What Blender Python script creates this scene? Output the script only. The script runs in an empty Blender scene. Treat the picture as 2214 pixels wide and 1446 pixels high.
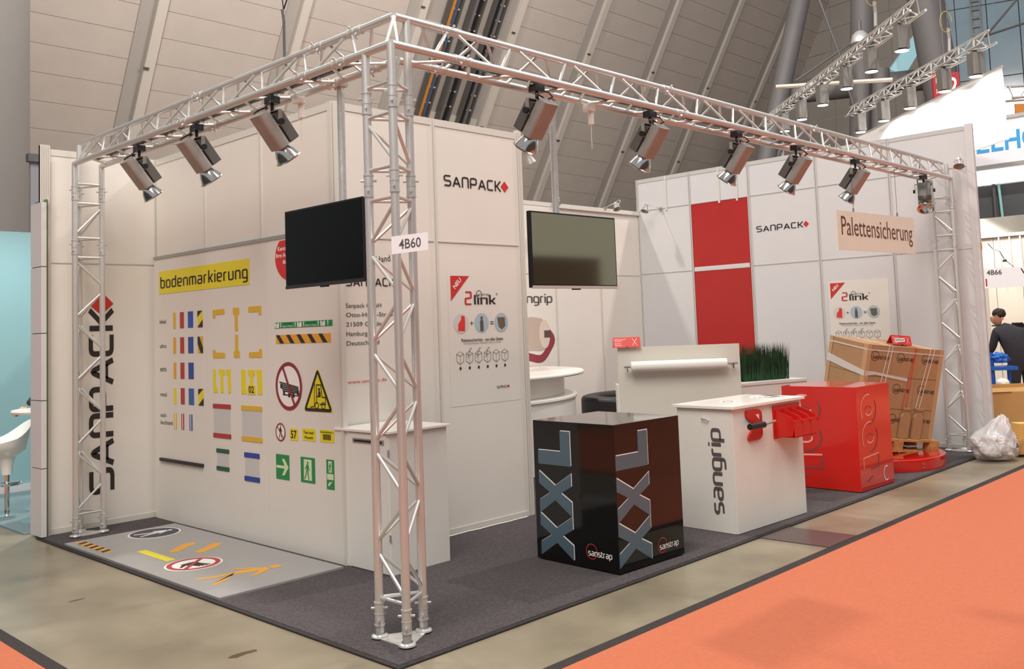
import bpy, math, random
from mathutils import Vector, Matrix
random.seed(7)
S = bpy.context.scene
COL = S.collection
W, H, FPX, PPX, PPY = 2214, 1446, 2025.1, 32.3, -161.64
# ---------------------------------------------------------------- camera
YAW, PIT, ROL = 0.7636, 0.0711, -0.0372
CP = Vector((-3.3096, -4.1874, 1.7446))
fw = Vector((math.cos(YAW)*math.cos(PIT), math.sin(YAW)*math.cos(PIT), math.sin(PIT)))
r0 = Vector((math.sin(YAW), -math.cos(YAW), 0)); u0 = r0.cross(fw)
RT = r0*math.cos(ROL)+u0*math.sin(ROL); UP = -r0*math.sin(ROL)+u0*math.cos(ROL)
cam = bpy.data.cameras.new('camera'); co = bpy.data.objects.new('camera', cam); COL.objects.link(co)
M = Matrix((RT, UP, -fw)).transposed().to_4x4(); M.translation = CP
co.matrix_world = M
cam.sensor_width = 36; cam.lens = FPX/W*36; cam.shift_x = -PPX/W; cam.shift_y = PPY/W
cam.clip_start = .05; cam.clip_end = 300
S.camera = co
# ---------------------------------------------------------------- light
S.view_settings.view_transform = 'Standard'; S.view_settings.look = 'None'
S.view_settings.exposure = -0.3; S.view_settings.gamma = 1; S.view_settings.use_curve_mapping = False
w = bpy.data.worlds.new('hall_ambience'); S.world = w; w.use_nodes = True
w.node_tree.nodes['Background'].inputs[0].default_value = (.93, .98, 1, 1)
w.node_tree.nodes['Background'].inputs[1].default_value = .47
def lamp(name, kind, loc, energy, color=(1, .95, .88), **k):
    l = bpy.data.lights.new(name, kind); l.energy = energy; l.color = color
    for a, b in k.items(): setattr(l, a, b)
    o = bpy.data.objects.new(name, l); o.location = loc; COL.objects.link(o); return o
def aim(o, t): o.rotation_euler = (Vector(t)-o.location).to_track_quat('-Z', 'Y').to_euler()
lamp('hall_lamp_right', 'POINT', (12.9, -.5, 14.5), 5200, (1, .93, .88), shadow_soft_size=.35)
lamp('hall_lamp_back', 'POINT', (3.5, 9.6, 14.5), 5200, (1, .93, .86), shadow_soft_size=.35)
a = lamp('hall_lamp_front', 'AREA', (-6, -4, 13), 2600, (1, .93, .85), size=8); aim(a, (2, 2, 0))
a = lamp('hall_lamp_aisle', 'AREA', (7, -7, 13), 700, (1, .94, .88), size=7); aim(a, (7, 0, 0))
a = lamp('hall_lamp_roof', 'AREA', (14, 7, 13), 1200, (1, .93, .88), size=5); aim(a, (20, 24, 9))
# ---------------------------------------------------------------- helpers
def srgb(h):
    c = [int(h[i:i+2], 16)/255 for i in (0, 2, 4)]
    return tuple((x/12.92 if x <= .04045 else ((x+.055)/1.055)**2.4) for x in c)
MATS = {}
def mat(name, hexc, rough=.5, metal=0, noise=0, scale=20, bump=0, emit=0, spec=.5, coat=0, dark=None, rvar=0):
    if name in MATS: return MATS[name]
    m = bpy.data.materials.new(name); m.use_nodes = True; nt = m.node_tree
    b = nt.nodes['Principled BSDF']; c = srgb(hexc)+(1,)
    b.inputs['Base Color'].default_value = c; b.inputs['Roughness'].default_value = rough
    b.inputs['Metallic'].default_value = metal; b.inputs['Specular IOR Level'].default_value = spec
    b.inputs['Coat Weight'].default_value = coat; b.inputs['Coat Roughness'].default_value = .03
    if emit:
        b.inputs['Emission Color'].default_value = c; b.inputs['Emission Strength'].default_value = emit
    if noise or bump or rvar:
        tc = nt.nodes.new('ShaderNodeTexCoord'); n = nt.nodes.new('ShaderNodeTexNoise')
        n.inputs['Scale'].default_value = scale; n.inputs['Detail'].default_value = 5
        nt.links.new(tc.outputs['Object'], n.inputs['Vector'])
        if noise:
            mx = nt.nodes.new('ShaderNodeMix'); mx.data_type = 'RGBA'
            d = srgb(dark)+(1,) if dark else tuple(x*(1-noise) for x in c[:3])+(1,)
            mr = nt.nodes.new('ShaderNodeMapRange'); mr.inputs[1].default_value = .35; mr.inputs[2].default_value = .65
            nt.links.new(n.outputs['Fac'], mr.inputs[0]); nt.links.new(mr.outputs[0], mx.inputs['Factor'])
            mx.inputs['A'].default_value = d; mx.inputs['B'].default_value = c
            nt.links.new(mx.outputs['Result'], b.inputs['Base Color'])
        if rvar:
            mr = nt.nodes.new('ShaderNodeMapRange'); mr.inputs[3].default_value = rough-rvar; mr.inputs[4].default_value = rough+rvar
            nt.links.new(n.outputs['Fac'], mr.inputs[0]); nt.links.new(mr.outputs[0], b.inputs['Roughness'])
        if bump:
            bp = nt.nodes.new('ShaderNodeBump'); bp.inputs['Strength'].default_value = bump; bp.inputs['Distance'].default_value = .01
            nt.links.new(n.outputs['Fac'], bp.inputs['Height']); nt.links.new(bp.outputs['Normal'], b.inputs['Normal'])
    MATS[name] = m; return m
white = mat('panel_white', 'E2DCD4', .45, noise=.02, scale=3)
whitec = mat('panel_white_cool', 'D4D2D3', .45, noise=.02, scale=3)
gloss = mat('gloss_white', 'F2EFE9', .22)
cabw = mat('cabinet_white', 'E6E3DC', .35)
prof = mat('profile_white', 'DAD6CE', .35, .1)
profg = mat('profile_grey', 'A9A9A6', .35, .5); profr = mat('profile_pale', 'C9C6C3', .35, .1)
alu = mat('aluminium', 'E0DFDC', .36, .65, noise=.12, scale=30, rvar=.1)
alud = mat('brushed_housing', 'A19D98', .4, .2, noise=.1, scale=8)
refl = mat('reflector', 'DEDCD8', .12, 1)
chrome = mat('chrome', 'E5E5E5', .08, 1)
black = mat('black_gloss', '0B0A0B', .07, spec=.55)
blk = mat('black_plastic', '161517', .4)
screen = mat('screen_black', '060608', .2, spec=.15)
screen2 = mat('screen_gloss', 'BDB293', .06, 1)  # beige of the reflected hall put into the metallic base colour
ink = mat('ink_black', '2A2422', .5)
inkg = mat('ink_grey', '5A5353', .5)
inkl = mat('ink_light_grey', 'A5A3A2', .5)
brown = mat('ink_brown', '6B3A22', .5)
red = mat('red_print', 'C5302E', .45)
redp = mat('red_panel', 'B0211F', .4, noise=.06, scale=2)
redg = mat('red_gloss', 'D0221A', .1, coat=.5)
redb = mat('red_plastic', 'C9231C', .3)
redk = mat('red_sign', 'DB3A30', .4)
maroon = mat('sign_maroon', '8C2738', .4)
yel = mat('tape_yellow', 'E6D420', .4)
amb = mat('tape_amber', 'DCB132', .4)
ora = mat('tape_orange', 'E2A12A', .4)
tred = mat('tape_red', 'B02F35', .4)
tblu = mat('tape_blue', '26439A', .4)
tgrn = mat('tape_green', '1F5A3E', .4)
sgrn = mat('sign_green', '1E8A4C', .4)
glow = mat('sign_pale_green', 'D5E3BC', .4)
grey = mat('pocket_grey', 'C9C7C6', .35)
wprint = mat('print_white', 'F0ECE8', .4)
pink = mat('print_pink', 'F0A8A0', .4)
carpet = mat('carpet_dark', '5A5456', .95, noise=.35, scale=60, bump=.6, spec=.1)
carpetk = mat('carpet_edge', '3A3534', .8, noise=.2, scale=30, spec=.2)
orange = mat('carpet_orange', 'BD6C50', .9, noise=.07, scale=50, bump=.3, spec=.15)
plate_m = mat('plate_grey', '9C9A99', .3, noise=.04, scale=6)
card = mat('cardboard', 'AD8660', .75, noise=.08, scale=9)
cardk = mat('cardboard_edge', '8C6238', .8)
wood = mat('pallet_wood', 'C79A5E', .7, noise=.25, scale=14, dark='A97B44')
green = mat('grass_green', '24502C', .6, noise=.4, scale=8, dark='12301A')
leather = mat('leather_black', '1A1618', .5)
cream = mat('sign_cream', 'EBE2D0', .5)
roofm = mat('roof_panel', 'B3A8A0', .6, noise=.05, scale=1.5)
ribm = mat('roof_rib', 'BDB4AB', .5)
ribd = mat('roof_backing_grey', '8E8680', .6)  # darker grey of the sheet behind the roof panels
strut = mat('strut_grey', '5F5C5D', .6, noise=.06, scale=2)
tray = mat('tray_steel', '6A6864', .4, .6)
skin = mat('skin', 'C99B80', .5)
suit = mat('suit_dark', '35343A', .85, noise=.1, scale=20)
hair = mat('hair_dark', '2A2220', .7)
teal = mat('teal_lit_wall', '8FB4B8', .5, noise=.04, scale=1)  # teal light falling on the booth wall, put into its base colour
tealf = mat('teal_carpet', '7C9096', .9, noise=.1, scale=30)
blue = mat('cart_blue', '2268C8', .4)
signb = mat('sign_blue', '2F9ADB', .4)
ORG = {}
def tag(o, label=None, cat=None, group=None, kind=None):
    for k, v in (('label', label), ('category', cat), ('group', group), ('kind', kind)):
        if v: o[k] = v
    return o
def thing(name, label, cat, loc, rotz=0, group=None, local=False):
    o = bpy.data.objects.new(name, None); COL.objects.link(o); o.empty_display_size = .1
    o.location = loc; o.rotation_euler = (0, 0, rotz)
    ORG[o.name] = Vector((0, 0, 0)) if local else Vector(loc)
    return tag(o, label, cat, group)
def struct(name, loc=(0, 0, 0)):
    o = bpy.data.objects.new(name, None); COL.objects.link(o); o.location = loc; o.empty_display_size = .1
    ORG[o.name] = Vector(loc); o['kind'] = 'structure'; return o
def org(p):
    while p is not None:
        if p.name in ORG: return ORG[p.name]
        p = p.parent
    return Vector((0, 0, 0))
class Fr:
    def __init__(s, O, U, V): s.O = Vector(O); s.U = Vector(U).normalized(); s.V = Vector(V).normalized(); s.N = s.U.cross(s.V)
    def p(s, u, v, d=0): return s.O+s.U*u+s.V*v+s.N*d
def FX(x): return Fr((x, 0, 0), (0, -1, 0), (0, 0, 1))
def FY(y): return Fr((0, y, 0), (1, 0, 0), (0, 0, 1))
def FZ(z): return Fr((0, 0, z), (1, 0, 0), (0, 1, 0))
def rpoly(pts, r, n=4, closed=True):
    out = []; L = len(pts)
    for i, p in enumerate(pts):
        if not closed and i in (0, L-1): out.append(p); continue
        a = Vector(pts[i-1]); b = Vector(p); c = Vector(pts[(i+1) % L])
        d1 = (a-b); d2 = (c-b); k = min(r, d1.length*.49, d2.length*.49)
        if k < 1e-6: out.append(p); continue
        A = b+d1.normalized()*k; B = b+d2.normalized()*k
        for j in range(n+1):
            t = j/n; q = A*(1-t)**2+b*2*t*(1-t)+B*t*t; out.append(tuple(q))
    return out
class MB:
    def __init__(s): s.v = []; s.f = []
    def box(s, c, d, R=None):
        i = len(s.v); c = Vector(c)
        for x in (-.5, .5):
            for y in (-.5, .5):
                for z in (-.5, .5):
                    q = Vector((x*d[0], y*d[1], z*d[2])); q = R @ q if R else q; s.v.append(c+q)
        for a in ((0, 1, 3, 2), (4, 6, 7, 5), (0, 4, 5, 1), (2, 3, 7, 6), (0, 2, 6, 4), (1, 5, 7, 3)): s.f.append([i+k for k in a])
        return s
    def bx(s, a, b):
        return s.box([(a[k]+b[k])/2 for k in range(3)], [abs(b[k]-a[k]) for k in range(3)])
    def fbox(s, F, u0, u1, v0, v1, d0, d1):
        return s.prism(F, [(u0, v0), (u1, v0), (u1, v1), (u0, v1)], d0, d1)
    def prism(s, F, poly, d0, d1):
        i = len(s.v); n = len(poly)
        ar = sum(poly[k][0]*poly[(k+1) % n][1]-poly[(k+1) % n][0]*poly[k][1] for k in range(n))
        if ar < 0: poly = poly[::-1]
        for d in (d0, d1):
            for p in poly: s.v.append(F.p(p[0], p[1], d))
        s.f.append([i+n+k for k in range(n)]); s.f.append([i+k for k in range(n)][::-1])
        for k in range(n): s.f.append([i+k, i+(k+1) % n, i+n+(k+1) % n, i+n+k])
        return s
    def tube(s, p, q, r, n=8, r2=None, cap=True):
        p = Vector(p); q = Vector(q); r2 = r if r2 is None else r2; a = (q-p).normalized()
        b = a.orthogonal().normalized(); c = a.cross(b); i = len(s.v)
        for P, R in ((p, r), (q, r2)):
            for k in range(n):
                t = 2*math.pi*k/n; s.v.append(P+b*(R*math.cos(t))+c*(R*math.sin(t)))
        for k in range(n): s.f.append([i+k, i+(k+1) % n, i+n+(k+1) % n, i+n+k])
        if cap: s.f.append([i+k for k in range(n)][::-1]); s.f.append([i+n+k for k in range(n)])
        return s
    def path(s, pts, r, n=6):
        for a, b in zip(pts, pts[1:]): s.tube(a, b, r, n)
        return s
    def lathe(s, c, axis, pr, n=20):
        c = Vector(c); a = Vector(axis).normalized(); b = a.orthogonal().normalized(); e = a.cross(b); i = len(s.v)
        for (R, h) in pr:
            for k in range(n):
                t = 2*math.pi*k/n; s.v.append(c+a*h+b*(R*math.cos(t))+e*(R*math.sin(t)))
        for j in range(len(pr)-1):
            for k in range(n):
                x = i+j*n; s.f.append([x+k, x+(k+1) % n, x+n+(k+1) % n, x+n+k])
        return s
    def stroke(s, F, pts, wd, d=.002, closed=False, rad=0):
        if rad: pts = rpoly(pts, rad, 4, closed)
        P = [Vector(p) for p in pts]; n = len(P); i = len(s.v); L = []
        for k in range(n):
            a = P[k-1] if (k > 0 or closed) else None; c = P[(k+1) % n] if (k < n-1 or closed) else None
            if a is not None: t1 = (P[k]-a).normalized()
            if c is not None: t2 = (c-P[k]).normalized()
            if a is None: t1 = t2
            if c is None: t2 = t1
            n1 = Vector((-t1.y, t1.x)); n2 = Vector((-t2.y, t2.x)); m = n1+n2
            if m.length < 1e-4: m = n1.copy()
            m.normalize(); sc = 1/max(.45, m.dot(n1)); L.append(m*(wd/2*sc))
        for k in range(n):
            for sg in (1, -1):
                q = P[k]+L[k]*sg; s.v.append(F.p(q.x, q.y, d))
        for k in range(n if closed else n-1):
            a = i+2*k; b = i+2*((k+1) % n); s.f.append([a+1, b+1, b, a])
        return s
    def build(s, name, m, parent=None, smooth=False, bevel=0):
        o = org(parent); me = bpy.data.meshes.new(name)
        me.from_pydata([tuple(Vector(q)-o) for q in s.v], [], s.f); me.materials.append(m)
        if smooth:
            me.polygons.foreach_set('use_smooth', [True]*len(me.polygons)); me.set_sharp_from_angle(angle=math.radians(35))
        ob = bpy.data.objects.new(name, me); COL.objects.link(ob)
        if parent: ob.parent = parent
        if bevel:
            b = ob.modifiers.new('bevel', 'BEVEL'); b.width = bevel; b.segments = 2; b.limit_method = 'ANGLE'
        return ob
def circ(cx, cy, rx, ry=None, n=32): ry = ry or rx; return [(cx+rx*math.cos(2*math.pi*k/n), cy+ry*math.sin(2*math.pi*k/n)) for k in range(n)]
def rrect(u0, u1, v0, v1, r): return rpoly([(u0, v0), (u1, v0), (u1, v1), (u0, v1)], r)
_unit = {}
def rod(name, p, q, r, m, parent, n=8):
    key = (name, m.name, n)
    if key not in _unit:
        b = MB().tube((0, 0, 0), (0, 0, 1), 1, n); me = bpy.data.meshes.new(name)
        me.from_pydata([tuple(x) for x in b.v], [], b.f); me.materials.append(m)
        me.polygons.foreach_set('use_smooth', [True]*len(me.polygons)); me.set_sharp_from_angle(angle=.7); _unit[key] = me
    o = bpy.data.objects.new(name, _unit[key]); COL.objects.link(o); o.parent = parent
    p = Vector(p)-org(parent); q = Vector(q)-org(parent); d = q-p
    o.matrix_local = Matrix.Translation(p) @ d.to_track_quat('Z', 'Y').to_matrix().to_4x4() @ Matrix.Diagonal((r, r, d.length, 1))
    return o
def copy_tree(o, parent=None):
    c = o.copy(); COL.objects.link(c); c.parent = parent
    if o.name in ORG: ORG[c.name] = ORG[o.name]
    for ch in list(o.children): copy_tree(ch, c)
    return c
TC = {}
def text_mesh(body, bold=0):
    if (body, bold) in TC: return TC[(body, bold)]
    cu = bpy.data.curves.new('lettering', 'FONT'); cu.body = body; cu.size = 1; cu.resolution_u = 3; cu.offset = bold
    ob = bpy.data.objects.new('lettering', cu); COL.objects.link(ob); bpy.context.view_layer.update()
    me = ob.evaluated_get(bpy.context.evaluated_depsgraph_get()).to_mesh()
    vs = [(q.co.x, q.co.y) for q in me.vertices]; fs = [list(p.vertices) for p in me.polygons]
    bpy.data.objects.remove(ob); bpy.data.curves.remove(cu)
    xs = [q[0] for q in vs]; ys = [q[1] for q in vs]
    TC[(body, bold)] = (vs, fs, min(xs), max(xs), min(ys), max(ys)); return TC[(body, bold)]
def add_text(mb, F, body, u0, u1, v0, v1, d=.002, rot=0, bold=0):
    vs, fs, a, b, c, e = text_mesh(body, bold); i = len(mb.v)
    cu, cv = (u0+u1)/2, (v0+v1)/2; cr, sr = math.cos(rot), math.sin(rot)
    for x, y in vs:
        u = (x-(a+b)/2)/(b-a)*(u1-u0); v = (y-(c+e)/2)/(e-c)*(v1-v0)
        mb.v.append(F.p(cu+u*cr-v*sr, cv+u*sr+v*cr, d))
    for f in fs: mb.f.append([i+k for k in f])
def text(F, body, u0, u1, v0, v1, m, parent, d=.002, rot=0, bold=0, name='lettering'):
    mb = MB(); add_text(mb, F, body, u0, u1, v0, v1, d, rot, bold); return mb.build(name, m, parent)
G = {  # stroke letters: (advance, strokes)
 'a': (.62, [[(.04, 1), (.6, 1), (.6, 0), (0, 0), (0, .52), (.6, .52)]]), 'b': (.6, [[(0, 1.5), (0, 0), (.6, 0), (.6, 1), (0, 1)]]),
 'c': (.55, [[(.55, 1), (0, 1), (0, 0), (.55, 0)]]), 'd': (.6, [[(.6, 1.5), (.6, 0), (0, 0), (0, 1), (.6, 1)]]),
 'e': (.6, [[(.58, 0), (0, 0), (0, 1), (.6, 1), (.6, .48), (0, .48)]]), 'g': (.6, [[(.04, -.48), (.6, -.48), (.6, 1), (0, 1), (0, 0), (.6, 0)]]),
 'i': (0, [[(0, -.06), (0, 1.06)], [(0, 1.28), (0, 1.46)]]), 'k': (.55, [[(0, -.06), (0, 1.55)], [(0, .5), (.2, .5), (.55, 1.04)], [(.2, .5), (.55, -.04)]]),
 'l': (0, [[(0, -.06), (0, 1.55)]]), 'm': (.95, [[(0, -.06), (0, 1), (.95, 1), (.95, -.06)], [(.475, 1), (.475, -.06)]]),
 'n': (.6, [[(0, -.06), (0, 1), (.6, 1), (.6, -.06)]]), 'o': (.6, [[(0, .5), (0, 1), (.6, 1), (.6, 0), (0, 0), (0, .52)]]),
 'p': (.6, [[(0, -.5), (0, 1), (.6, 1), (.6, 0), (0, 0)]]), 'r': (.34, [[(0, -.06), (0, 1), (.34, 1)]]),
 's': (.56, [[(.56, 1), (0, 1), (0, .5), (.56, .5), (.56, 0), (0, 0)]]), 't': (.28, [[(0, 1.35), (0, 0), (.36, 0)], [(0, 1), (.34, 1)]]),
 'u': (.6, [[(0, 1.06), (0, 0), (.6, 0), (.6, 1.06)]]), '2': (.62, [[(0, 1.5), (.62, 1.5), (.62, .78), (0, .72), (0, 0), (.66, 0)]]),
 'S': (.72, [[(.72, 1), (0, 1), (0, .5), (.72, .5), (.72, 0), (0, 0)]]), 'A': (.8, [[(0, -.06), (.4, 1), (.8, -.06)], [(.14, .28), (.66, .28)]]),
 'N': (.68, [[(0, -.06), (0, 1), (.68, 1), (.68, -.06)]]), 'P': (.7, [[(0, -.06), (0, 1), (.7, 1), (.7, .38), (0, .38)]]),
 'C': (.68, [[(.68, 1), (0, 1), (0, 0), (.68, 0)]]), 'K': (.62, [[(0, -.06), (0, 1.06)], [(0, .5), (.2, .5), (.66, 1.06)], [(.2, .5), (.66, -.06)]])}
def logo(mb, F, body, u0, u1, v0, v1, wd=.16, gap=.3, rot=0, d=.002, asc=1., desc=0., rad=.16, flip=1):
    """stroke lettering; (u0..u1, v0..v1) is the run and the x-height band before a rotation by rot about (u0,v0)"""
    tot = sum(G[c][0] for c in body)+gap*(len(body)-1)+wd; sx = (u1-u0)/tot; sy = (v1-v0)/(1+wd)
    cr, sr = math.cos(rot), math.sin(rot); x = wd/2
    class FF:
        def p(s, a, b, dd):
            a, b = a*sx, (b+wd/2)*sy; return F.p(u0+a*cr-b*sr, v0+a*sr+b*cr, dd)
    ff = FF()
    for c in body:
        for st in G[c][1]: mb.stroke(ff, [(x+p[0], p[1]) for p in st], wd, d, rad=rad)
        x += G[c][0]+gap
def P(u, v, dep):
    """point on the sight line through reference pixel (u,v) at horizontal distance dep: placing far hall pieces at their true distance"""
    D = RT*((u-W/2-PPX)/FPX)+UP*(-(v-H/2-PPY)/FPX)+fw; f = Vector((math.cos(YAW), math.sin(YAW)))
    return CP+D*(dep/(D.x*f.x+D.y*f.y))
PI = math.pi
# ================================================================ FLOOR
conc = mat('concrete', '938874', .3, noise=.18, scale=1.3, dark='7A705E', rvar=.1, spec=.4)
fl = MB().bx((-40, -40, -.2), (80, 60, 0)).build('floor', conc); fl['kind'] = 'structure'
def top(name, kind=None):
    pass
o = MB().bx((-.45, -9.4, 0.0), (60, -.88, .008)).build('aisle_carpet', orange)
tag(o, 'orange carpet of the wide aisle in front of the display boxes', 'carpet')
o = MB().bx((-.45, -.88, 0.0), (60, -.8, .007)).build('carpet_edge_strip', carpetk)
tag(o, 'dark edging strip of the orange aisle carpet in front of the boxes', 'floor strip')
o = MB().bx((-4.6, -9.4, 0), (-1.42, 12, .008)).build('side_carpet', orange)
tag(o, 'orange carpet of the side aisle at the lower left corner', 'carpet')
o = MB().bx((-1.42, -9.4, 0), (-1.34, 12, .007)).build('carpet_edge_strip', carpetk)
tag(o, 'dark edging strip of the side aisle carpet at the lower left corner', 'floor strip')
mb = MB().bx((-.2, -.18, 0), (9.04, 5.01, .012)); o = mb.build('stand_carpet', carpet); tag(o, 'dark grey needle felt carpet covering the whole exhibition stand', 'carpet')
MB().bx((-.235, -.22, 0), (9.06, -.18, .010)).build('edge_tape', carpetk, o)
MB().bx((-.235, -.18, 0), (-.2, 5.0, .010)).build('edge_tape', carpetk, o)
o = MB().prism(FZ(0), [(3.40, -.795), (3.88, -.795), (3.86, -.222), (3.39, -.222)], 0, .006).build('floor_hatch', mat('hatch', '5A4A48', .35, noise=.1))
tag(o, 'dark rectangular cover plate in the concrete floor before the white counter', 'floor plate')
# floor stains
for i, (x, y, r) in enumerate([(-.62, .68, .05), (-.78, 2.6, .03)]):
    pts = [(x+r*(1+.5*random.random())*math.cos(t*.7)*1.6, y+r*(.3+.5*random.random())*math.sin(t*.7)) for t in range(9)]
    st = MB().prism(FZ(0), pts, 0, .0012).build('floor_stain', mat('stain', '5A4330', .6), fl)
# grey marking plate with decals
pl = MB().bx((-.19, 1.74, .012), (.8, 4.45, .026)).build('marking_plate', plate_m)
tag(pl, 'grey floor plate carrying sample floor markings, lying before the sign wall', 'floor plate')
F = FZ(.026)
def decal(poly, m, parent, F=F, d=.0015, name='floor_marking'): return MB().prism(F, poly, .0002, d).build(name, m, parent)
navy = mat('navy', '2E2C40', .4)
g = decal(circ(.483, 4.18, .222, .22), wprint, pl, name='walk_sign'); decal(circ(.483, 4.18, .207, .205), navy, g, d=.002, name='disc')
def fig(F, cx, cy, s, ang, m, parent, d=.003, name='figure', mode='walk'):
    mb = MB(); cr, sr = math.cos(ang), math.sin(ang)
    T = lambda pts: [(cx+s*(x*cr-y*sr), cy+s*(x*sr+y*cr)) for x, y in pts]
    mb.prism(F, T(circ(.02, .84, .12, .12, 16)), .0003, d)
    mb.prism(F, T([(-.14, .68), (.14, .68), (.12, .2), (-.1, .2)]), .0003, d)
    mb.prism(F, T([(.12, .3), (-.02, .3), (.1, -.3), (.32, -.92), (.42, -.88), (.24, -.28)]), .0003, d+.0002)
    mb.prism(F, T([(-.1, .3), (.04, .3), (-.06, -.3), (-.36, -.95), (-.46, -.9), (-.2, -.28)]), .0003, d+.0001)
    mb.prism(F, T([(.1, .66), (.14, .6), (.42, .1), (.36, .05), (.06, .45)]), .0003, d+.0003)
    mb.prism(F, T([(-.1, .66), (-.14, .6), (-.42, .12), (-.35, .07), (-.06, .45)]), .0003, d+.0004)
    return mb.build(name, m, parent)
fig(F, .483, 4.18, .17, -1.57, wprint, g, .0035)
mb = MB(); g = decal([(-.12, 3.77), (-.045, 3.77), (-.05, 4.37), (-.125, 4.39)], ora, pl, name='hazard_strip')
for k in range(5):
    y = 3.79+k*.12; mb.prism(F, [(-.123, y), (-.047, y+.03), (-.047, y+.085), (-.123, y+.055)], .001, .0025)
mb.build('hazard_stripe', ink, g)
def foot(x, y, sg):
    p = [(0, -.16), (.05, -.15), (.055, -.05), (.045, .02), (.06, .1), (.045, .16), (0, .18), (-.04, .14), (-.05, .05), (-.035, -.05), (-.04, -.14)]
    a = -.98; cr, sr = math.cos(a), math.sin(a)
    decal([(x+px*sg*cr-py*sr, y+px*sg*sr+py*cr) for px, py in p], ora, pl, name='footprint')
foot(.36, 3.41, 1); foot(.49, 3.19, -1)
decal([(.06, 3.04), (.135, 3.04), (.135, 3.58), (.06, 3.58)], yel, pl)
g = decal(circ(.152, 2.78, .215, .205), wprint, pl, name='no_touch_sign')
MB().stroke(F, circ(.152, 2.78, .18, .172), .038, .003, closed=True).build('ring', tred, g)
mb = MB(); HX, HY = .13, 2.79
mb.prism(F, [(HX-.03, HY-.05), (HX+.07, HY-.05), (HX+.06, HY+.05), (HX-.06, HY+.04)], .001, .0028)
for k in range(4): mb.prism(F, [(HX-.02+k*.024, HY-.04), (HX-.001+k*.024, HY-.04), (HX+.025+k*.026, HY-.135+.01*abs(k-2)), (HX+.01+k*.026, HY-.14+.01*abs(k-2))], .001, .003+.0001*k)
mb.prism(F, [(HX-.05, HY+.03), (HX-.03, HY-.01), (HX-.1, HY-.06), (HX-.11, HY-.05)], .001, .0033)
mb.build('hand', ink, g)
MB().stroke(F, [(.02, 2.66), (.28, 2.9)], .03, .0042).build('bar', tred, g)
T0 = (.24, 2.2)
mb = MB()
mb.prism(F, circ(.495, 2.175, .048, .042, 18), .0003, .0015)
mb.prism(F, [(.43, 2.14), (.44, 2.22), (.30, 2.27), (.18, 2.28), (.17, 2.22), (.28, 2.19)], .0003, .0016)
mb.prism(F, [(.20, 2.24), (.19, 2.28), (.08, 2.28), (-.05, 2.335), (-.06, 2.31), (.06, 2.245)], .0003, .0017)
mb.prism(F, [(.22, 2.27), (.18, 2.22), (.05, 2.17), (-.07, 2.085), (-.055, 2.065), (.08, 2.13)], .0003, .0018)
mb.prism(F, [(.43, 2.17), (.41, 2.13), (.33, 2.09), (.24, 2.05), (.235, 2.07), (.30, 2.11), (.38, 2.19)], .0003, .0019)
mb.prism(F, [(.42, 2.2), (.39, 2.25), (.27, 2.375), (.255, 2.36), (.33, 2.27)], .0003, .002)
mb.build('walking_figure', ora, pl)

# ================================================================ WALL SYSTEM
def wall(name, F, us, rows, m, pm=prof, th=.035, tops=True, skip=()):
    """panel wall: uprights at us, rails between rows; every panel its own piece"""
    root = struct(name, F.p(us[0], 0, 0))
    for i in range(len(us)-1):
        for j in range(len(rows)-1):
            if (i, j) in skip: continue
            mm = m(i, j) if callable(m) else m
            MB().fbox(F, us[i]+.02, us[i+1]-.02, rows[j]+.005, rows[j+1]-.006, -th, -.006).build('panel', mm, root)
    for i, u in enumerate(us):
        mb = MB(); mb.fbox(F, u-.02, u-.006, 0, rows[-1], -th-.01, .003); mb.fbox(F, u-.004, u+.004, 0, rows[-1], -th-.01, -.004); mb.fbox(F, u+.006, u+.02, 0, rows[-1], -th-.01, .003)
        mb.build('upright', pm, root)
    for j, r in enumerate(rows):
        for i in range(len(us)-1):
            h = .012 if 0 < j < len(rows)-1 else .05
            a, b = (r-.004, r+.002) if 0 < j < len(rows)-1 else ((r, r+.06) if j == 0 else (r-.06, r))
            MB().fbox(F, us[i]+.02, us[i+1]-.02, a, b, -th-.008, 0).build('rail', pm, root)
    return root
WY = 5.02
w1 = wall('wall_left', FY(WY), [-.118, .905], [0, 2.5, 3.57], white)
F = FY(WY+.005)
mb = MB(); logo(mb, F, 'SANPACK', .48, .48+1.72, .0, .24, wd=.2, gap=.22, rad=.2)
# rotate: the sign reads upwards
mb = MB(); logo(mb, F, 'SANPACK', .478, .478+1.76, .31, .31+.235, wd=.2, gap=.24, rot=PI/2, rad=.2); mb.v = [v for v in mb.v]
mb.build('lettering', ink, w1)
MB().prism(F, [(.36, 2.005), (.478, 2.115), (.36, 2.235), (.24, 2.115)], .001, .003).build('diamond', red, w1)
# end profile pack of the left wall and the neighbour's tiled column
mb = MB()
for k in range(5): mb.bx((-.20+k*.018, 4.99, 0), (-.188+k*.018, 5.03, 3.6))
mb.bx((-.2, 5.0, 0), (-.11, 5.03, 3.595)); e = mb.build('end_profile', prof, w1)
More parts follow.
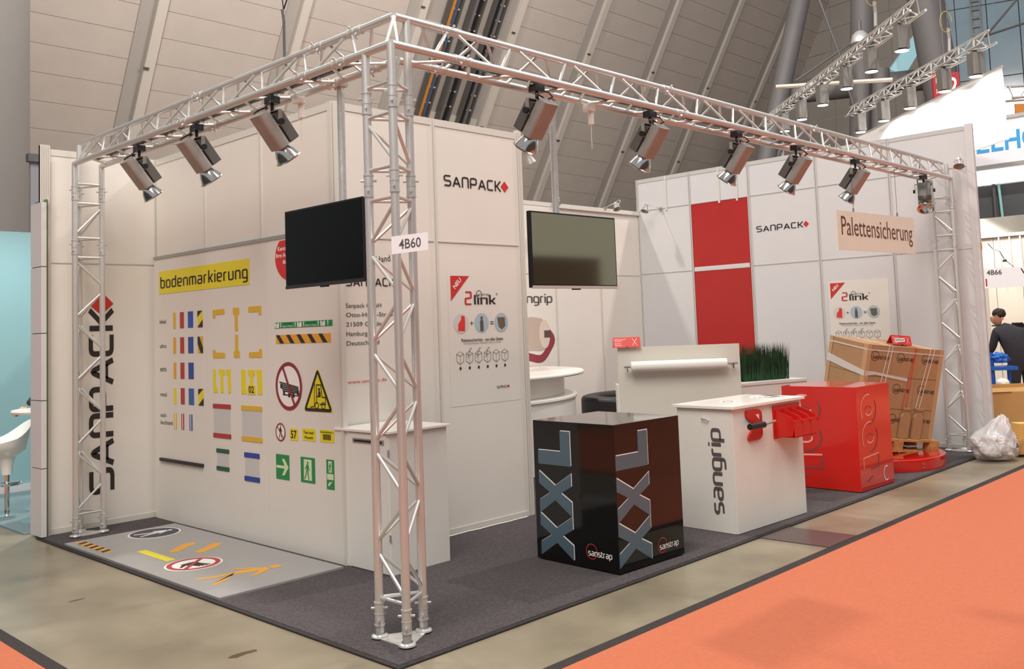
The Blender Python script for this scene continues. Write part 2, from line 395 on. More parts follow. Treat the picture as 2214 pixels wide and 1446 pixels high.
# cabin: inner wall (faces the left) and front wall
cab1 = wall('wall_cabin', FX(.905), [-5.0, -4.0, -3.0, -1.9045], [0, 2.5, 3.57], white)
cab2 = wall('wall_cabin_front', FY(1.9045), [.905, 1.9315, 2.9707], [0, 2.5, 3.57], white)
mb = MB()
for k in range(3): mb.bx((2.98+k*.02, 1.905, 0), (2.992+k*.02, 1.95, 3.6))
mb.bx((2.975, 1.91, 0), (3.04, 1.96, 3.58)); mb.build('end_profile', prof, cab2)
o = wall('wall_cabin_side', Fr((2.99, 0, 0), (0, 1, 0), (0, 0, 1)), [1.93, 2.95, 4.0, 5.077], [0, 2.5, 3.57], white)
F = FY(1.9095)
def sanpack(F, u0, u1, v0, v1, parent, m=ink, d=.003):
    hh = (v1-v0); wl = (u1-u0)-hh*1.05
    mb = MB(); logo(mb, F, 'SANPACK', u0, u0+wl, v0, v1, wd=.17, gap=.3, d=d, rad=.22); mb.build('lettering', m, parent)
    c = u0+wl+hh*.5; MB().prism(F, [(c, v0-.02*hh), (c+hh*.5, v0+hh*.5), (c, v1+.02*hh), (c-hh*.5, v0+hh*.5)], 0, d).build('diamond', red, parent)
sanpack(F, 2.045, 2.848, 2.992, 3.092, cab2)
sanpack(F, .995, 1.55, 2.112, 2.182, cab2)
for (s, v) in (('Sanpack GmbH', 1.943), ('Otto-Hahn-Str. 8', 1.87), ('21509 Glinde', 1.796), ('Hamburg', 1.722), ('Deutschland', 1.648)):
    text(F, s, .993, .993+.0285*len(s), v-.004*('p' in s or 'g' in s)*3, v+.034, ink, cab2, .003)
text(F, 'www.sanpack.de', .993, 1.372, 1.343, 1.376, red, cab2, .003)
text(F, 'aus einer Hand', 1.02, 1.44, 2.295, 2.345, ink, cab2, .003, rot=.12)
text(F, 'Alles perfekt', 1.02, 1.335, 2.46, 2.51, ink, cab2, .003, rot=.12)
def link_poster(F, u, v, parent):
    """poster content; (u,v) lower-left of a 0.76 x 1.05 field"""
    R = Fr(F.p(u, v, 0), F.U, F.V)
    po = MB().fbox(R, -.03, .82, -.1, 1.06, 0, .0006).build('poster', white, parent)
    MB().prism(R, [(0, 1.03), (.22, 1.03), (0, .81)], .002, .003).build('corner_flag', red, po)
    text(R, 'NEU', .02, .13, .945, .985, wprint, po, .0045, rot=.78, bold=.02)
    mb = MB(); logo(mb, R, '2', .158, .245, .775, .86, wd=.2, d=.004, rad=.1); mb.build('numeral', red, po)
    mb = MB(); logo(mb, R, 'link', .27, .54, .777, .84, wd=.2, gap=.34, d=.004, rad=.1); mb.build('lettering', ink, po)
    MB().stroke(R, circ(.332, .868, .034), .006, .004, closed=True).build('ring', inkg, po)
    text(R, 'sanstrap', .30, .46, .85, .878, inkg, po, .0045)
    text(R, 'R', .548, .56, .865, .877, inkg, po, .004); MB().stroke(R, circ(.554, .871, .011, n=16), .002, .004, closed=True).build('ring', inkg, po)
    pale = mat('print_pale_blue', 'A9BCC4', .5)
    for c, m in ((.11, mat('print_pale', 'CFCBCB', .5)), (.355, pale), (.60, pale)):
        MB().prism(R, circ(c, .614, .086), .002, .003).build('picture_disc', m, po)
    MB().prism(R, [(.07, .55), (.15, .545), (.155, .62), (.15, .68), (.11, .68), (.11, .65), (.075, .61)], .003, .0042).build('picture_dispenser', redk, po)
    MB().prism(R, rpoly([(.335, .54), (.375, .54), (.375, .63), (.365, .64), (.37, .67), (.34, .67), (.345, .64), (.335, .63)], .006), .003, .0042).build('picture_bottle', inkg, po)
    MB().prism(R, [(.55, .66), (.645, .66), (.65, .58), (.605, .55), (.565, .575)], .003, .0042).build('picture_load', mat('print_brown', '6A5B48', .5), po)
    text(R, '+', .215, .25, .597, .632, ink, po, .004); text(R, '=', .46, .50, .60, .625, ink, po, .004)
    text(R, 'Palettensicherheit - von allen Seiten.', .105, .62, .452, .482, ink, po, .004, bold=.01)
    text(R, 'Eine Entwicklung der SANPACK GmbH aus Glinde', .135, .585, .427, .444, inkg, po, .004)
    for k in range(6):
        c = .085+k*.109; mb = MB(); z = .32
        mb.stroke(R, [(c-.04, z+.03), (c, z+.012), (c+.04, z+.03), (c+.04, z-.035), (c, z-.06), (c-.04, z-.035)], .004, .004, closed=True)
        mb.stroke(R, [(c, z+.012), (c, z-.06)], .003, .004); mb.stroke(R, [(c-.04, z+.03), (c, z+.052), (c+.04, z+.03)], .003, .004)
        if k in (1, 2, 3): mb.stroke(R, [(c-.02, z-.01), (c+.01, z+.07), (c+.03, z+.075)], .005, .0045)
        mb.build('step_drawing', inkg, po)
        MB().prism(R, circ(c, .225, .011, .014, 12), .002, .004).build('step_number', ink, po)
    sanpack(R, .515, .68, .022, .046, po, d=.004)
link_poster(F, 2.088, 1.178, cab2)

# ================================================================ SIGN DISPLAY PANEL
dp = thing('sign_display_wall', 'white display panel with grey top rail showing coloured tape and safety sign samples', 'display panel', (.86, 3.35, 0))
for a, b in ((1.815, 2.86), (2.86, 3.9), (3.9, 4.97)):
    MB().bx((.862, a+.001, .01), (.898, b-.001, 2.545)).build('board', white, dp)
MB().bx((.855, 1.81, 2.545), (.9, 4.98, 2.575)).build('top_rail', profg, dp)
MB().bx((.857, 1.785, 0), (.9, 1.814, 2.57)).build('end_strip', prof, dp)
F = FX(.8615)
def rect(yl, yr, z0, z1, m, name, r=0, parent=dp, d=.0025, d0=.0004):
    p = rrect(-yl, -yr, z0, z1, r) if r else [(-yl, z0), (-yr, z0), (-yr, z1), (-yl, z1)]
    return MB().prism(F, p, d0, d).build(name, m, parent)
bn = rect(4.86, 3.125, 2.196, 2.42, yel, 'title_banner')
mb = MB(); logo(mb, F, 'bodenmarkierung', -4.83, -3.15, 2.25, 2.335, wd=.2, gap=.36, d=.004, rad=.2); mb.build('lettering', ink, bn)
for lab, z in (('ideal', 1.905), ('ultra', 1.667), ('extra', 1.438), ('metal', 1.196), ('nach-', .995), ('leuchtend', .925)):
    text(F, lab, -4.855, -4.855+(.255 if lab == 'leuchtend' else .135), z, z+.04, ink, dp, .002)
def striped(yl, yr, z0, z1, up, base):
    g = rect(yl, yr, z0, z1, base, 'tape_sample'); mb = MB(); w_ = yl-yr; hgt = z1-z0
    if up: mb.prism(F, [(-yl, z0), (-yr, z0+hgt*.45), (-yr, z0), ], .001, .0035); mb.prism(F, [(-yl, z0+hgt*.62), (-yr, z1), (-yl+.01, z1), (-yl, z1-.01)], .001, .0035)
    else: mb.prism(F, [(-yl, z1), (-yl+w_*.35, z1), (-yr, z0+hgt*.35), (-yr, z0), (-yl+w_*.6, z0), (-yl, z0+hgt*.55)], .001, .0035)
    mb.build('stripe', ink, g)
for i, (zc, cols) in enumerate(((1.927, (amb, tred, mat('tape_b1', '1F4FB0', .4))), (1.688, (ora, tred, tblu)), (1.447, (ora, tred, tblu)), (1.207, (yel, tred, mat('tape_b2', '2E5FA8', .4))))):
    for (a, b), m in zip(((4.567, 4.515), (4.425, 4.347), (4.263, 4.162)), cols): rect(a, b, zc-.0765, zc+.0765, m, 'tape_sample')
    if i != 2: striped(4.074, 3.975, zc-.0765, zc+.0765, i != 1, (yel, amb, None, yel)[i])
for (a, b), m in zip(((4.569, 4.513), (4.418, 4.364), (4.254, 4.198)), (amb, tred, tblu)):
    g = rect(a, b, .892, 1.042, m, 'tape_sample'); MB().fbox(F, -a+.022, -b-.022, .892, 1.042, .001, .0035).build('pale_stripe', wprint, g)
def shape(pts, m, name='tape_shape', r=.014):
    return MB().prism(F, rpoly([(-y, z) for y, z in pts], r), .0004, .003).build(name, m, dp)
shape([(3.783, 2.0), (3.57, 2.003), (3.57, 1.955), (3.735, 1.955), (3.735, 1.925), (3.783, 1.925)], amb)
shape([(3.154, 2.004), (2.941, 2.004), (2.941, 1.925), (2.985, 1.925), (2.985, 1.955), (3.154, 1.955)], amb)
shape([(3.418, 2.004), (3.309, 2.004), (3.309, 1.95), (3.337, 1.94), (3.337, 1.8), (3.388, 1.8), (3.388, 1.94), (3.418, 1.95)], amb)
shape([(3.787, 1.565), (3.569, 1.565), (3.569, 1.612), (3.74, 1.615), (3.74, 1.64), (3.787, 1.64)], amb)
shape([(3.154, 1.567), (2.939, 1.567), (2.939, 1.64), (2.985, 1.64), (2.985, 1.615), (3.154, 1.612)], amb)
shape([(3.414, 1.568), (3.31, 1.568), (3.31, 1.62), (3.335, 1.632), (3.335, 1.767), (3.386, 1.767), (3.386, 1.632), (3.414, 1.62)], amb)
def trio(a, b, z0, z1, k):
    w_ = a-b
    shape([(a, z1), (a-w_*.16-k, z1), (a-w_*.16-k, z0+.05), (a-w_*.26, z0+.04), (a-w_*.26, z0), (a, z0)], yel, r=.008)
    shape([(a-w_*.33, z1), (a-w_*.67, z1), (a-w_*.67, z1-.04), (a-w_*.58, z1-.055), (a-w_*.58, z0), (a-w_*.42, z0), (a-w_*.42, z1-.055), (a-w_*.33, z1-.04)], yel, r=.008)
    shape([(a-w_*.74, z1), (b, z1), (b, z0), (a-w_*.84+k, z0), (a-w_*.84+k, z1-.055), (a-w_*.74, z1-.045)], yel, r=.008)
trio(3.79, 3.472, 1.257, 1.464, 0); trio(3.291, 2.947, 1.255, 1.463, .02)
g = rect(3.185, 3.055, 1.252, 1.335, yel, 'number_tag', .01, d=.004); text(F, '02', -3.165, -3.075, 1.264, 1.325, ink, g, .0052, bold=.02)
for (a, b, z0, z1, m, t) in ((3.797, 3.48, .855, 1.155, tred, .04), (3.296, 2.953, .853, 1.155, amb, .04), (3.745, 3.519, .568, .76, tgrn, .037), (3.257, 3.007, .516, .757, tblu, .042)):
    g = rect(a-.01, b+.01, z0+.01, z1-.01, grey, 'document_pocket', d=.002)
    rect(a, b, z1-t, z1, m, 'pocket_bar', .008, g, .005, .001); rect(a, b, z0, z0+t, m, 'pocket_bar', .008, g, .005, .001)
MB().fbox(F, -4.853, -3.985, .572, .602, .001, .02).build('rubber_strip', ink, dp)
# green pipe label and hazard strip
g = rect(2.735, 1.902, 1.806, 1.853, sgrn, 'pipe_label')
for a, b in ((2.73, 2.665), (2.39, 2.33), (2.06, 2.0)):
    q = rect(a, b, 1.81, 1.849, wprint, 'label_field', parent=g, d=.0035, d0=.002); MB().stroke(F, [(-a+.015, 1.815), (-b-.03, 1.83), (-a+.02, 1.845), (-b-.012, 1.846)], .004, .0045).build('pictogram', ink, q)
for a, b in ((2.60, 2.46), (2.26, 2.12)):
    text(F, 'Pappe / Papier', -a-.02, -b+.02, 1.811, 1.826, wprint, g, .004); text(F, 'Wertstoffe', -a, -b-.01, 1.834, 1.848, ink, g, .004)
for y in (2.64, 2.42, 2.30, 2.09, 1.96): MB().prism(F, [(-y-.003, 1.812), (-y+.003, 1.812), (-y+.003, 1.838), (-y+.01, 1.838), (-y, 1.85), (-y-.01, 1.838), (-y-.003, 1.838)], .002, .004).build('arrow', wprint, g)
g = rect(2.715, 1.927, 1.68, 1.75, ora, 'hazard_strip'); mb = MB()
for k in range(5):
    y = 2.715-.155*k; a0 = [(-y+.0, 1.75), (-y+.055, 1.75), (-y+.125, 1.68), (-y+.065, 1.68)]
    mb.prism(F, a0, .001, .0035)
mb.build('stripe', ink, g)
# round sticker cut by the top of the panel
pts = [p for p in circ(-2.45, 2.385, .255, .2, 48) if p[1] < 2.54]
g = MB().prism(F, pts, .0004, .003).build('round_sticker', mat('sticker_red', 'D2231F', .4), dp)
for s, u, v in (('Kennzeichnen Sie', -2.66, 2.455), ('Ihre Arbeitsbereiche', -2.69, 2.40), ('dauerhaft', -2.59, 2.345)):
    text(F, s, u, u+.0235*len(s), v-.012, v+.024, wprint, g, .004, bold=.02)
# prohibition, warning triangle
def nosign(cx, cz, r, ry, wd, m=maroon):
    g = MB().prism(F, circ(-cx, cz, r-.01, ry-.01), .0004, .002).build('prohibition_sign', wprint, dp)
    MB().stroke(F, circ(-cx, cz, r-wd/2, ry-wd/2, 48), wd, .004, closed=True).build('ring', m, g)
    return g
g = nosign(2.535, 1.333, .196, .195, .03)
mb = MB(); cx, cz = -2.53, 1.33
for k in range(5): mb.prism(F, [(cx-.145+k*.012, cz+.040-k*.017), (cx+.135+k*.003, cz+.002-k*.0125), (cx+.137+k*.003, cz-.008-k*.0125), (cx-.142+k*.012, cz+.028-k*.017)], .001, .0032+k*.0001)
for a, b in ((-.115, .0), (-.075, -.055), (-.0, -.07), (.065, -.07), (.13, -.05)): mb.prism(F, [(cx+a-.014, cz+b-.014), (cx+a+.014, cz+b-.018), (cx+a+.014, cz+b+.018), (cx+a-.014, cz+b+.02)], .001, .0038)
mb.prism(F, [(cx-.095, cz-.062), (cx+.145, cz-.068), (cx+.145, cz-.076), (cx-.09, cz-.072)], .001, .0039)
mb.build('pallet_pictogram', ink, g)
MB().stroke(F, [(cx-.085, cz+.155), (cx+.085, cz-.155)], .026, .0055).build('bar', maroon, g)
T3 = [(-2.116, 1.49), (-2.325, 1.14), (-1.915, 1.14)]
g = MB().prism(F, rpoly(T3, .03), .0004, .002).build('warning_sign', yel, dp)
def inset(T, k):
    c = (sum(p[0] for p in T)/3, sum(p[1] for p in T)/3); return [(c[0]+(p[0]-c[0])*k, c[1]+(p[1]-c[1])*k) for p in T]
MB().stroke(F, rpoly(inset(T3, .87), .02), .025, .0035, closed=True).build('border', ink, g)
mb = MB(); cx, cz = -2.115, 1.2
mb.stroke(F, [(cx-.02, cz-.0), (cx-.02, cz+.15), (cx+.04, cz+.15), (cx+.055, cz+.055), (cx+.1, cz+.055), (cx+.1, cz)], .009, .0035)
mb.stroke(F, [(cx-.045, cz+.16), (cx-.055, cz-.02), (cx-.11, cz-.025)], .008, .0035); mb.stroke(F, [(cx+.02, cz), (cx+.1, cz)], .01, .0035); mb.stroke(F, [(cx-.02, cz+.06), (cx+.03, cz+.06), (cx+.03, cz+.1)], .01, .0036)
for a in (-.02, .07): mb.stroke(F, circ(cx+a, cz-.01, .024, n=16), .008, .004, closed=True)
mb.prism(F, circ(cx+.015, cz+.115, .013, n=10), .001, .0037); mb.prism(F, [(cx, cz+.06), (cx+.035, cz+.06), (cx+.03, cz+.1), (cx+.005, cz+.1)], .001, .0037)
mb.build('forklift_pictogram', ink, g)
g = nosign(2.67, .957, .074, .074, .012); fig(F, -2.67, .957, .055, 0, ink, g, .004, 'pictogram'); MB().stroke(F, [(-2.67-.045, .957+.045), (-2.67+.045, .957-.045)], .009, .006).build('bar', tred, g)
g = rect(2.532, 2.412, .9, .995, yel, 'number_sign', .012); text(F, '57', -2.515, -2.43, .915, .98, ink, g, .004, bold=.02)
g = rect(2.35, 2.162, .909, 1.003, yel, 'text_sign', .012); text(F, 'Text nach', -2.33, -2.185, .963, .985, ink, g, .004, bold=.02); text(F, 'Wunsch!', -2.32, -2.195, .925, .946, ink, g, .004, bold=.02)
g = rect(2.1, 1.912, .911, 1.006, yel, 'barcode_sign', .012); text(F, 'Gewindebolzen 2', -2.095, -1.918, .982, .998, ink, g, .004, bold=.01); mb = MB()
for k in range(12): mb.fbox(F, -2.06+k*.009, -2.06+k*.009+(.006 if k % 3 else .003), .93, .973, .001, .004)
mb.build('barcode', ink, g)
g = rect(2.748, 2.549, .576, .776, sgrn, 'exit_sign'); MB().prism(F, [(-2.74, .665), (-2.615, .665), (-2.655, .61), (-2.62, .61), (-2.56, .676), (-2.62, .742), (-2.655, .742), (-2.615, .687), (-2.74, .687)], .001, .004).build('arrow', glow, g)
g = rect(2.381, 2.181, .581, .778, sgrn, 'exit_sign'); rect(2.335, 2.225, .6, .762, glow, 'doorway', parent=g, d=.0035); fig(F, -2.285, .675, .075, -.1, sgrn, g, .0055, 'running_figure')
g = rect(2.023, 1.921, .557, .782, sgrn, 'exit_sign'); rect(1.995, 1.95, .685, .77, glow, 'doorway', parent=g, d=.0035); fig(F, -1.973, .725, .036, -.1, sgrn, g, .0055, 'running_figure')
rect(2.015, 1.93, .63, .674, glow, 'blank_field', parent=g, d=.0035); MB().prism(F, [(-2.005, .59), (-1.985, .575), (-1.985, .585), (-1.95, .61), (-1.945, .62), (-1.975, .605), (-1.98, .615)], .001, .004).build('arrow', glow, g)

# ================================================================ BACK WALL / RIGHT WALL
YB, XR = 5.077, 9.05
bw = wall('wall_back', FY(YB), [4.993, 5.978, 6.963, 8.01, XR], [0, 2.5, 3.56], white)
F = FY(YB+.005)
mb = MB(); logo(mb, F, 'sangrip', 6.05, 6.88, 2.078, 2.178, wd=.2, gap=.26, d=.003, rad=.25); mb.build('lettering', inkg, bw)
# printed picture of a film roll in a maroon dispenser (flat print)
SC = Fr(CP, (1, 0, 0), (0, 0, 1))
def Q(pts): return [(CP.x+(a-CP.x)*1.0366, CP.z+(b-CP.z)*1.0366) for a, b in pts]
pm_ = mat('print_maroon', '8E3A45', .5)
g = MB().stroke(F, Q([(5.6, 1.5), (5.75, 1.38), (6.27, 1.27), (6.52, 1.55), (6.38, 1.68)]), .11, .003, rad=.12).build('printed_dispenser', pm_, bw)
g2 = MB().prism(F, Q(rpoly([(5.86, 1.6), (5.9, 1.8), (6.02, 1.88), (6.3, 1.85), (6.45, 1.7), (6.42, 1.5), (6.3, 1.4), (5.9, 1.42)], .08)), .0005, .004).build('printed_roll', mat('print_roll', 'BFAB9E', .5), bw)
MB().prism(F, Q(circ(6.33, 1.63, .11, .2)), .0005, .005).build('printed_roll_end', mat('print_roll_end', 'D8C6B8', .5), g2)
MB().prism(F, Q([(6.32, 1.58), (6.45, 1.58), (6.45, 1.68), (6.32, 1.68)]), .0005, .0065).build('printed_knob', mat('print_knob', '5A4A45', .5), g2)
def rm(i, j): return redp if (i == 1 and j < 2) else whitec
rw_ = wall('wall_right', FX(XR), [-5.077, -4.061, -3.014, -1.936, -0.889, 0.158], [0, 2.52, 3.56, 4.08], rm, profr)
F = FX(XR+.005)
MB().fbox(F, -4.03, -3.056, 2.502, 2.569, -.005, .004).build('white_band', whitec, rw_)
for y in (4.507, 3.522, 3.211):
    MB().fbox(F, -y-.015, -y+.015, 3.52, 4.08, -.01, .012).build('post', prof, rw_)
sanpack(F, -2.916, -2.071, 3.01, 3.098, rw_)
link_poster(F, -1.812, 1.157, rw_)
mb = MB()
for k in range(3): mb.bx((XR-.055+k*.022, -0.222, 0), (XR-.043+k*.022, -0.189, 4.08))
mb.bx((XR-.05, -0.215, 0), (XR-.0, -0.127, 4.09)); mb.build('end_profile', whitec, rw_)
MB().bx((XR-.05, -0.226-.001, 2.5), (XR+.0, -0.222-.001, 2.57)).build('sticker', ora, rw_)
# white fascia bar running in front of the back corner
MB().bx((6.963, YB-.035, 3.49), (XR-.01, YB-.005, 3.55)).build('fascia_bar', prof, bw)

# ================================================================ TRUSS
SP, HT_, ZT, RC, RB = .2444, .2188, 3.396, .025, .0105
def chordset(t, A, B, cs, couplers=True):
    for c in cs: rod('chord', Vector(A)+c, Vector(B)+c, RC, alu, t, 14)
def zig(t, P0, P1, Q0, n, ph=0):
    """zigzag braces between chord P0->P1 and parallel chord starting at Q0"""
    P0, P1, Q0 = Vector(P0), Vector(P1), Vector(Q0); D = P1-P0; st = D/n; e = st.normalized()*.03
    for k in range(n):
        a, b = (P0+st*k, Q0+st*(k+1)) if (k+ph) % 2 == 0 else (Q0+st*k, P0+st*(k+1))
        rod('brace', a+e, b-e, RB, alu, t, 8)
def coupler(t, p, ax, r=RC):
    p = Vector(p); ax = Vector(ax).normalized(); mb = MB()
    mb.tube(p-ax*.062, p+ax*.062, r+.003, 14); mb.tube(p-ax*.066, p-ax*.058, r+.006, 14); mb.tube(p+ax*.058, p+ax*.066, r+.006, 14); mb.tube(p-ax*.002, p+ax*.002, r+.005, 14)
    o_ = ax.orthogonal().normalized(); o2 = ax.cross(o_)
    for s_, q in ((-1, o_), (1, o2)): mb.tube(p+ax*.03*s_-q*(r+.022), p+ax*.03*s_+q*(r+.022), .007, 6)
    mb.build('coupler', alu, t, True)
def tower(name, label, legs, zc, plate=True, base=(0, 0)):
    """legs: three xy; zc: heights where the segments are coupled"""
    L = [Vector((a, b, 0)) for a, b, *_ in legs]; c = (L[0]+L[1]+L[2])/3
    t = thing(name, label, 'truss', (c.x, c.y, 0), group='upright truss towers of the stand')
    for l in legs: rod('chord', (l[0], l[1], .03), (l[0], l[1], l[2]), RC, alu, t, 14)
    pc = MB(); pl_ = [((q-c)*1.33+c) for q in L]; pc.prism(FZ(0), rpoly([(q.x, q.y) for q in pl_], .05), .012, .022); pc.build('base_plate', alu, t, bevel=.002)
    for q in L: MB().lathe((q.x, q.y, .022), (0, 0, 1), [(.05, 0), (.047, .008), (.031, .014), (.031, .02)], 18).build('flange', alu, t, True)
    segs = []; z = .03
    z = zc[0]
    for a in zc[1:]: segs.append((z, a)); z = a
    segs.append((z, ZT-.02))
    for i in range(3):
        A, B = L[i], L[(i+1) % 3]
        for a in zc: coupler(t, (A.x, A.y, a), (0, 0, 1))
        for (s0, s1) in segs:
            lo, hi = s0+.09, s1-.09
            for zz in ((lo, hi) if hi-lo > .15 else (lo,)): rod('brace', (A.x, A.y, zz), (B.x, B.y, zz), RB, alu, t, 8)
            if hi-lo > .3:
                n = max(1, round((hi-lo)/.278)); zig(t, (A.x, A.y, lo), (A.x, A.y, hi), (B.x, B.y, lo), n, i % 2)
    return t
tower('truss_tower', 'aluminium truss tower at the front corner of the stand, carrying the number card', [(0, 0, ZT), (0, SP, ZT), (HT_, SP/2, ZT+HT_)], [.15, 2.60, 3.09])
YL, XL = 4.7053, 8.7785
tower('truss_tower', 'aluminium truss tower beside the upright red and black logo at the left wall', [(0, YL-SP*0, ZT), (SP, YL, ZT), (SP/2, YL+HT_, ZT+HT_)], [.12, 2.62, 3.12])
tower('truss_tower', 'aluminium truss tower at the right end, next to the plastic bag', [(XL, 0, ZT), (XL, SP, ZT), (XL+HT_, SP/2, ZT+HT_)], [.12, 2.60, 3.08])
def beam(label, A, B, inn, couples):
    """A,B: ends of the outer lower chord; inn: unit vector to the inner lower chord"""
    A, B, inn = Vector(A), Vector(B), Vector(inn); D = (B-A).normalized(); Lg = (B-A).length
    t = thing('truss_beam', label, 'truss', A, group='horizontal truss beams of the stand')
    m0 = D*SP/2; up = inn*SP/2+Vector((0, 0, HT_))
    rod('chord', A, B, RC, alu, t, 14); rod('chord', A+inn*SP+D*SP, B+inn*SP, RC, alu, t, 14); rod('chord', A+up+m0, B+up+m0*.6, RC, alu, t, 14)
    n = round((Lg-.5)/.272); n += n % 2; a, b = A+D*.3, B-D*.1
    zig(t, a, b, a+up, n); zig(t, a+inn*SP, b+inn*SP, a+up, n, 1); zig(t, a, b, a+inn*SP, n, 1)
    rod('brace', A+D*.05, A+up+m0+D*.0, RB, alu, t, 8); rod('brace', B-D*.02, B+up-D*.1, RB, alu, t, 8)
    for c in couples:
        for q in (A+D*c, A+inn*SP+D*c, A+up+D*c): coupler(t, q, D)
    return t
A0 = Vector((0, 0, ZT))
bl = beam('truss beam running from the front corner back to the left tower', A0, (0, YL, ZT), (1, 0, 0), [.5, .92, 2.55])
br = beam('long truss beam running from the front corner along the aisle to the right tower', A0, (XL, 0, ZT), (0, 1, 0), [.55, 2.9, 5.4])
tr = MB().bx((.105, .5, ZT+.015), (.139, 4.5, ZT+.045)).build('cable_duct', blk, bl)
tr = MB().bx((.5, .105, ZT+.015), (8.5, .139, ZT+.045)).build('cable_duct', blk, br)

# ---------------------------------------------------------------- spotlights on the stand truss
def make_spot():
    t = thing('truss_spotlight', 'x', 'spotlight', (0, 0, 0), group='spotlights under the stand truss', local=True)
    # aims along local +x, tilted down
    MB().box((0, 0, -.015), (.07, .09, .05)).tube((0, 0, -.04), (0, 0, -.09), .012).build('clamp', blk, t)
    mb = MB(); mb.box((0, 0, -.095), (.03, .2, .006)); mb.box((.0, .1, -.15), (.03, .006, .11)); mb.box((.0, -.1, -.15), (.03, .006, .11)); mb.build('yoke', alud, t)
    mb = MB(); mb.tube((0, .1, -.18), (0, .125, -.18), .022, 12); mb.build('knob', blk, t, True); MB().tube((0, -.1, -.18), (0, -.125, -.18), .022, 12).build('knob', blk, t, True)
    a = math.radians(-38); R = Matrix.Rotation(a, 3, 'Y')   # local z tilts so the lamp looks forward-down
    c = Vector((0, 0, -.18))
    T = lambda x, y, z: c+R @ Vector((x, y, z))
    pr = Fr(T(0, 0, .1), R @ Vector((1, 0, 0)), R @ Vector((0, 1, 0)))
    mb = MB(); mb.prism(Fr(T(0, 0, .11), R @ Vector((1, 0, 0)), R @ Vector((0, 1, 0))), rrect(-.095, .0, -.075, .075, .03), -.27, 0); mb.build('lamp_housing', alud, t, True)
    mb = MB(); mb.prism(Fr(T(0, 0, .06), R @ Vector((1, 0, 0)), R @ Vector((0, 1, 0))), rrect(.004, .085, -.075, .075, .006), -.22, 0)
    mb.build('ballast_box', mat('ballast', '6F6C69', .4, .4), t)
    MB().lathe(T(-.045, 0, -.155), R @ Vector((0, 0, -1)), [(.035, -.01), (.05, .01), (.072, .05), (.088, .095), (.098, .1), (.096, .104), (.084, .097), (.06, .045), (.03, .012), (.0, .01)], 24).build('reflector', refl, t, True)
    pts = [(0, -.03, -.02), (-.05, -.07, -.04), (-.09, -.06, -.08), (-.06, -.03, -.1), (-.03, .02, -.06), (-.05, .07, -.07), (-.09, .09, -.1), (-.07, .05, -.13)]
    MB().path([Vector(p) for p in pts], .006).build('cable', blk, t, True)
    return t
sp0 = make_spot()
ordn = ['nearest the left tower', 'second from the left tower', 'nearest the wall-side screen']
spots = [((.12, 3.607), 0, 'grey spotlight with open reflector under the left truss beam, nearest the left tower'),
 ((.12, 2.584), 0, 'grey spotlight under the left truss beam, middle one of its three'),
 ((.12, 1.486), 0, 'grey spotlight under the left truss beam, just before the black screen pole'),
 ((1.349, .12), PI/2, 'grey spotlight under the long truss beam, right beside the pole of the hanging screen'),
 ((2.651, .12), PI/2, 'grey spotlight under the long truss beam, first one beyond the hanging screen'),
 ((3.932, .12), PI/2, 'grey spotlight under the long truss beam, above the red panels'),
 ((5.013, .12), PI/2, 'grey spotlight under the long truss beam, above the black and red wall logo'),
 ((6.317, .12), PI/2, 'grey spotlight under the long truss beam, just above the cream hanging sign')]
for i, (p, rz, lab) in enumerate(spots):
    o = sp0 if i == 0 else copy_tree(sp0); o.location = (p[0], p[1], ZT-.01); o.rotation_euler = (0, 0, rz); o['label'] = lab
o = copy_tree(sp0); o.location = (8.2, .12, ZT-.01); o.rotation_euler = (0, 0, PI*1.12); o['label'] = 'spotlight turned back towards the aisle beside the top of the right tower'
# small white sensor boxes and clamp hooks
for loc, lab in (((.2, 1.28, ZT-.05), 'small white power socket box under the left truss beam'), ((2.0, .2, ZT-.05), 'small white power socket box under the long truss beam')):
    t = thing('socket_box', lab, 'socket', loc); L_ = Vector(loc)
    MB().box(L_+Vector((0, 0, 0)), (.07, .07, .05)).build('housing', gloss, t, bevel=.004); MB().tube(L_+Vector((.02, 0, -.03)), L_+Vector((.02, 0, -.12)), .022, 12).build('plug', gloss, t, True)
    MB().path([L_+Vector((.02, 0, -.12)), L_+Vector((.015, .0, -.2)), L_+Vector((.03, .01, -.3))], .003).build('cable', gloss, t)
# ---------------------------------------------------------------- screens on poles
def pole(x, y, z0, lab, off):
    t = thing('screen_pole', lab, 'pole', (x, y, z0), group='poles the screens hang from')
    MB().tube((x, y, z0), (x, y, ZT+.01), .025, 16).build('tube', alu, t, True)
    mb = MB(); mb.box((x+off[0]*.0, y, ZT+.01), (.07, .07, .05)); mb.tube((x-.06, y-.06, ZT-.02), (x+.06, y+.06, ZT-.02), .01, 8); mb.build('clamp', alud, t)
pole(.3, .93, 2.3, 'aluminium pole holding the black screen next to the front tower', (1, 0))
pole(1.70, .3, 2.3, 'aluminium pole holding the reflective screen in the middle of the stand', (0, 1))
def tv(F, u0, u1, v0, v1, lab, sm, lip):
    t = thing('tv_screen', lab, 'screen', F.p((u0+u1)/2, v0, 0), group='flat screens hanging from the truss')
    MB().fbox(F, u0, u1, v0, v1, -.035, 0).build('casing', blk, t, bevel=.003)
    MB().fbox(F, u0+.012, u1-.012, v0+.022, v1-.012, 0, .0015).build('display', sm, t)
    MB().fbox(F, u0+.002, u1-.002, v0-.006, v0+.014, -.01, .006).build('lower_bezel', lip, t, bevel=.002)
    MB().fbox(F, (u0+u1)/2-.04, (u0+u1)/2+.04, v0-.014, v0-.004, -.02, .0).build('sensor', blk, t)
    MB().fbox(F, (u0+u1)/2-.12, (u0+u1)/2+.12, v0+.1, v1-.1, -.06, -.035).build('bracket', alud, t)
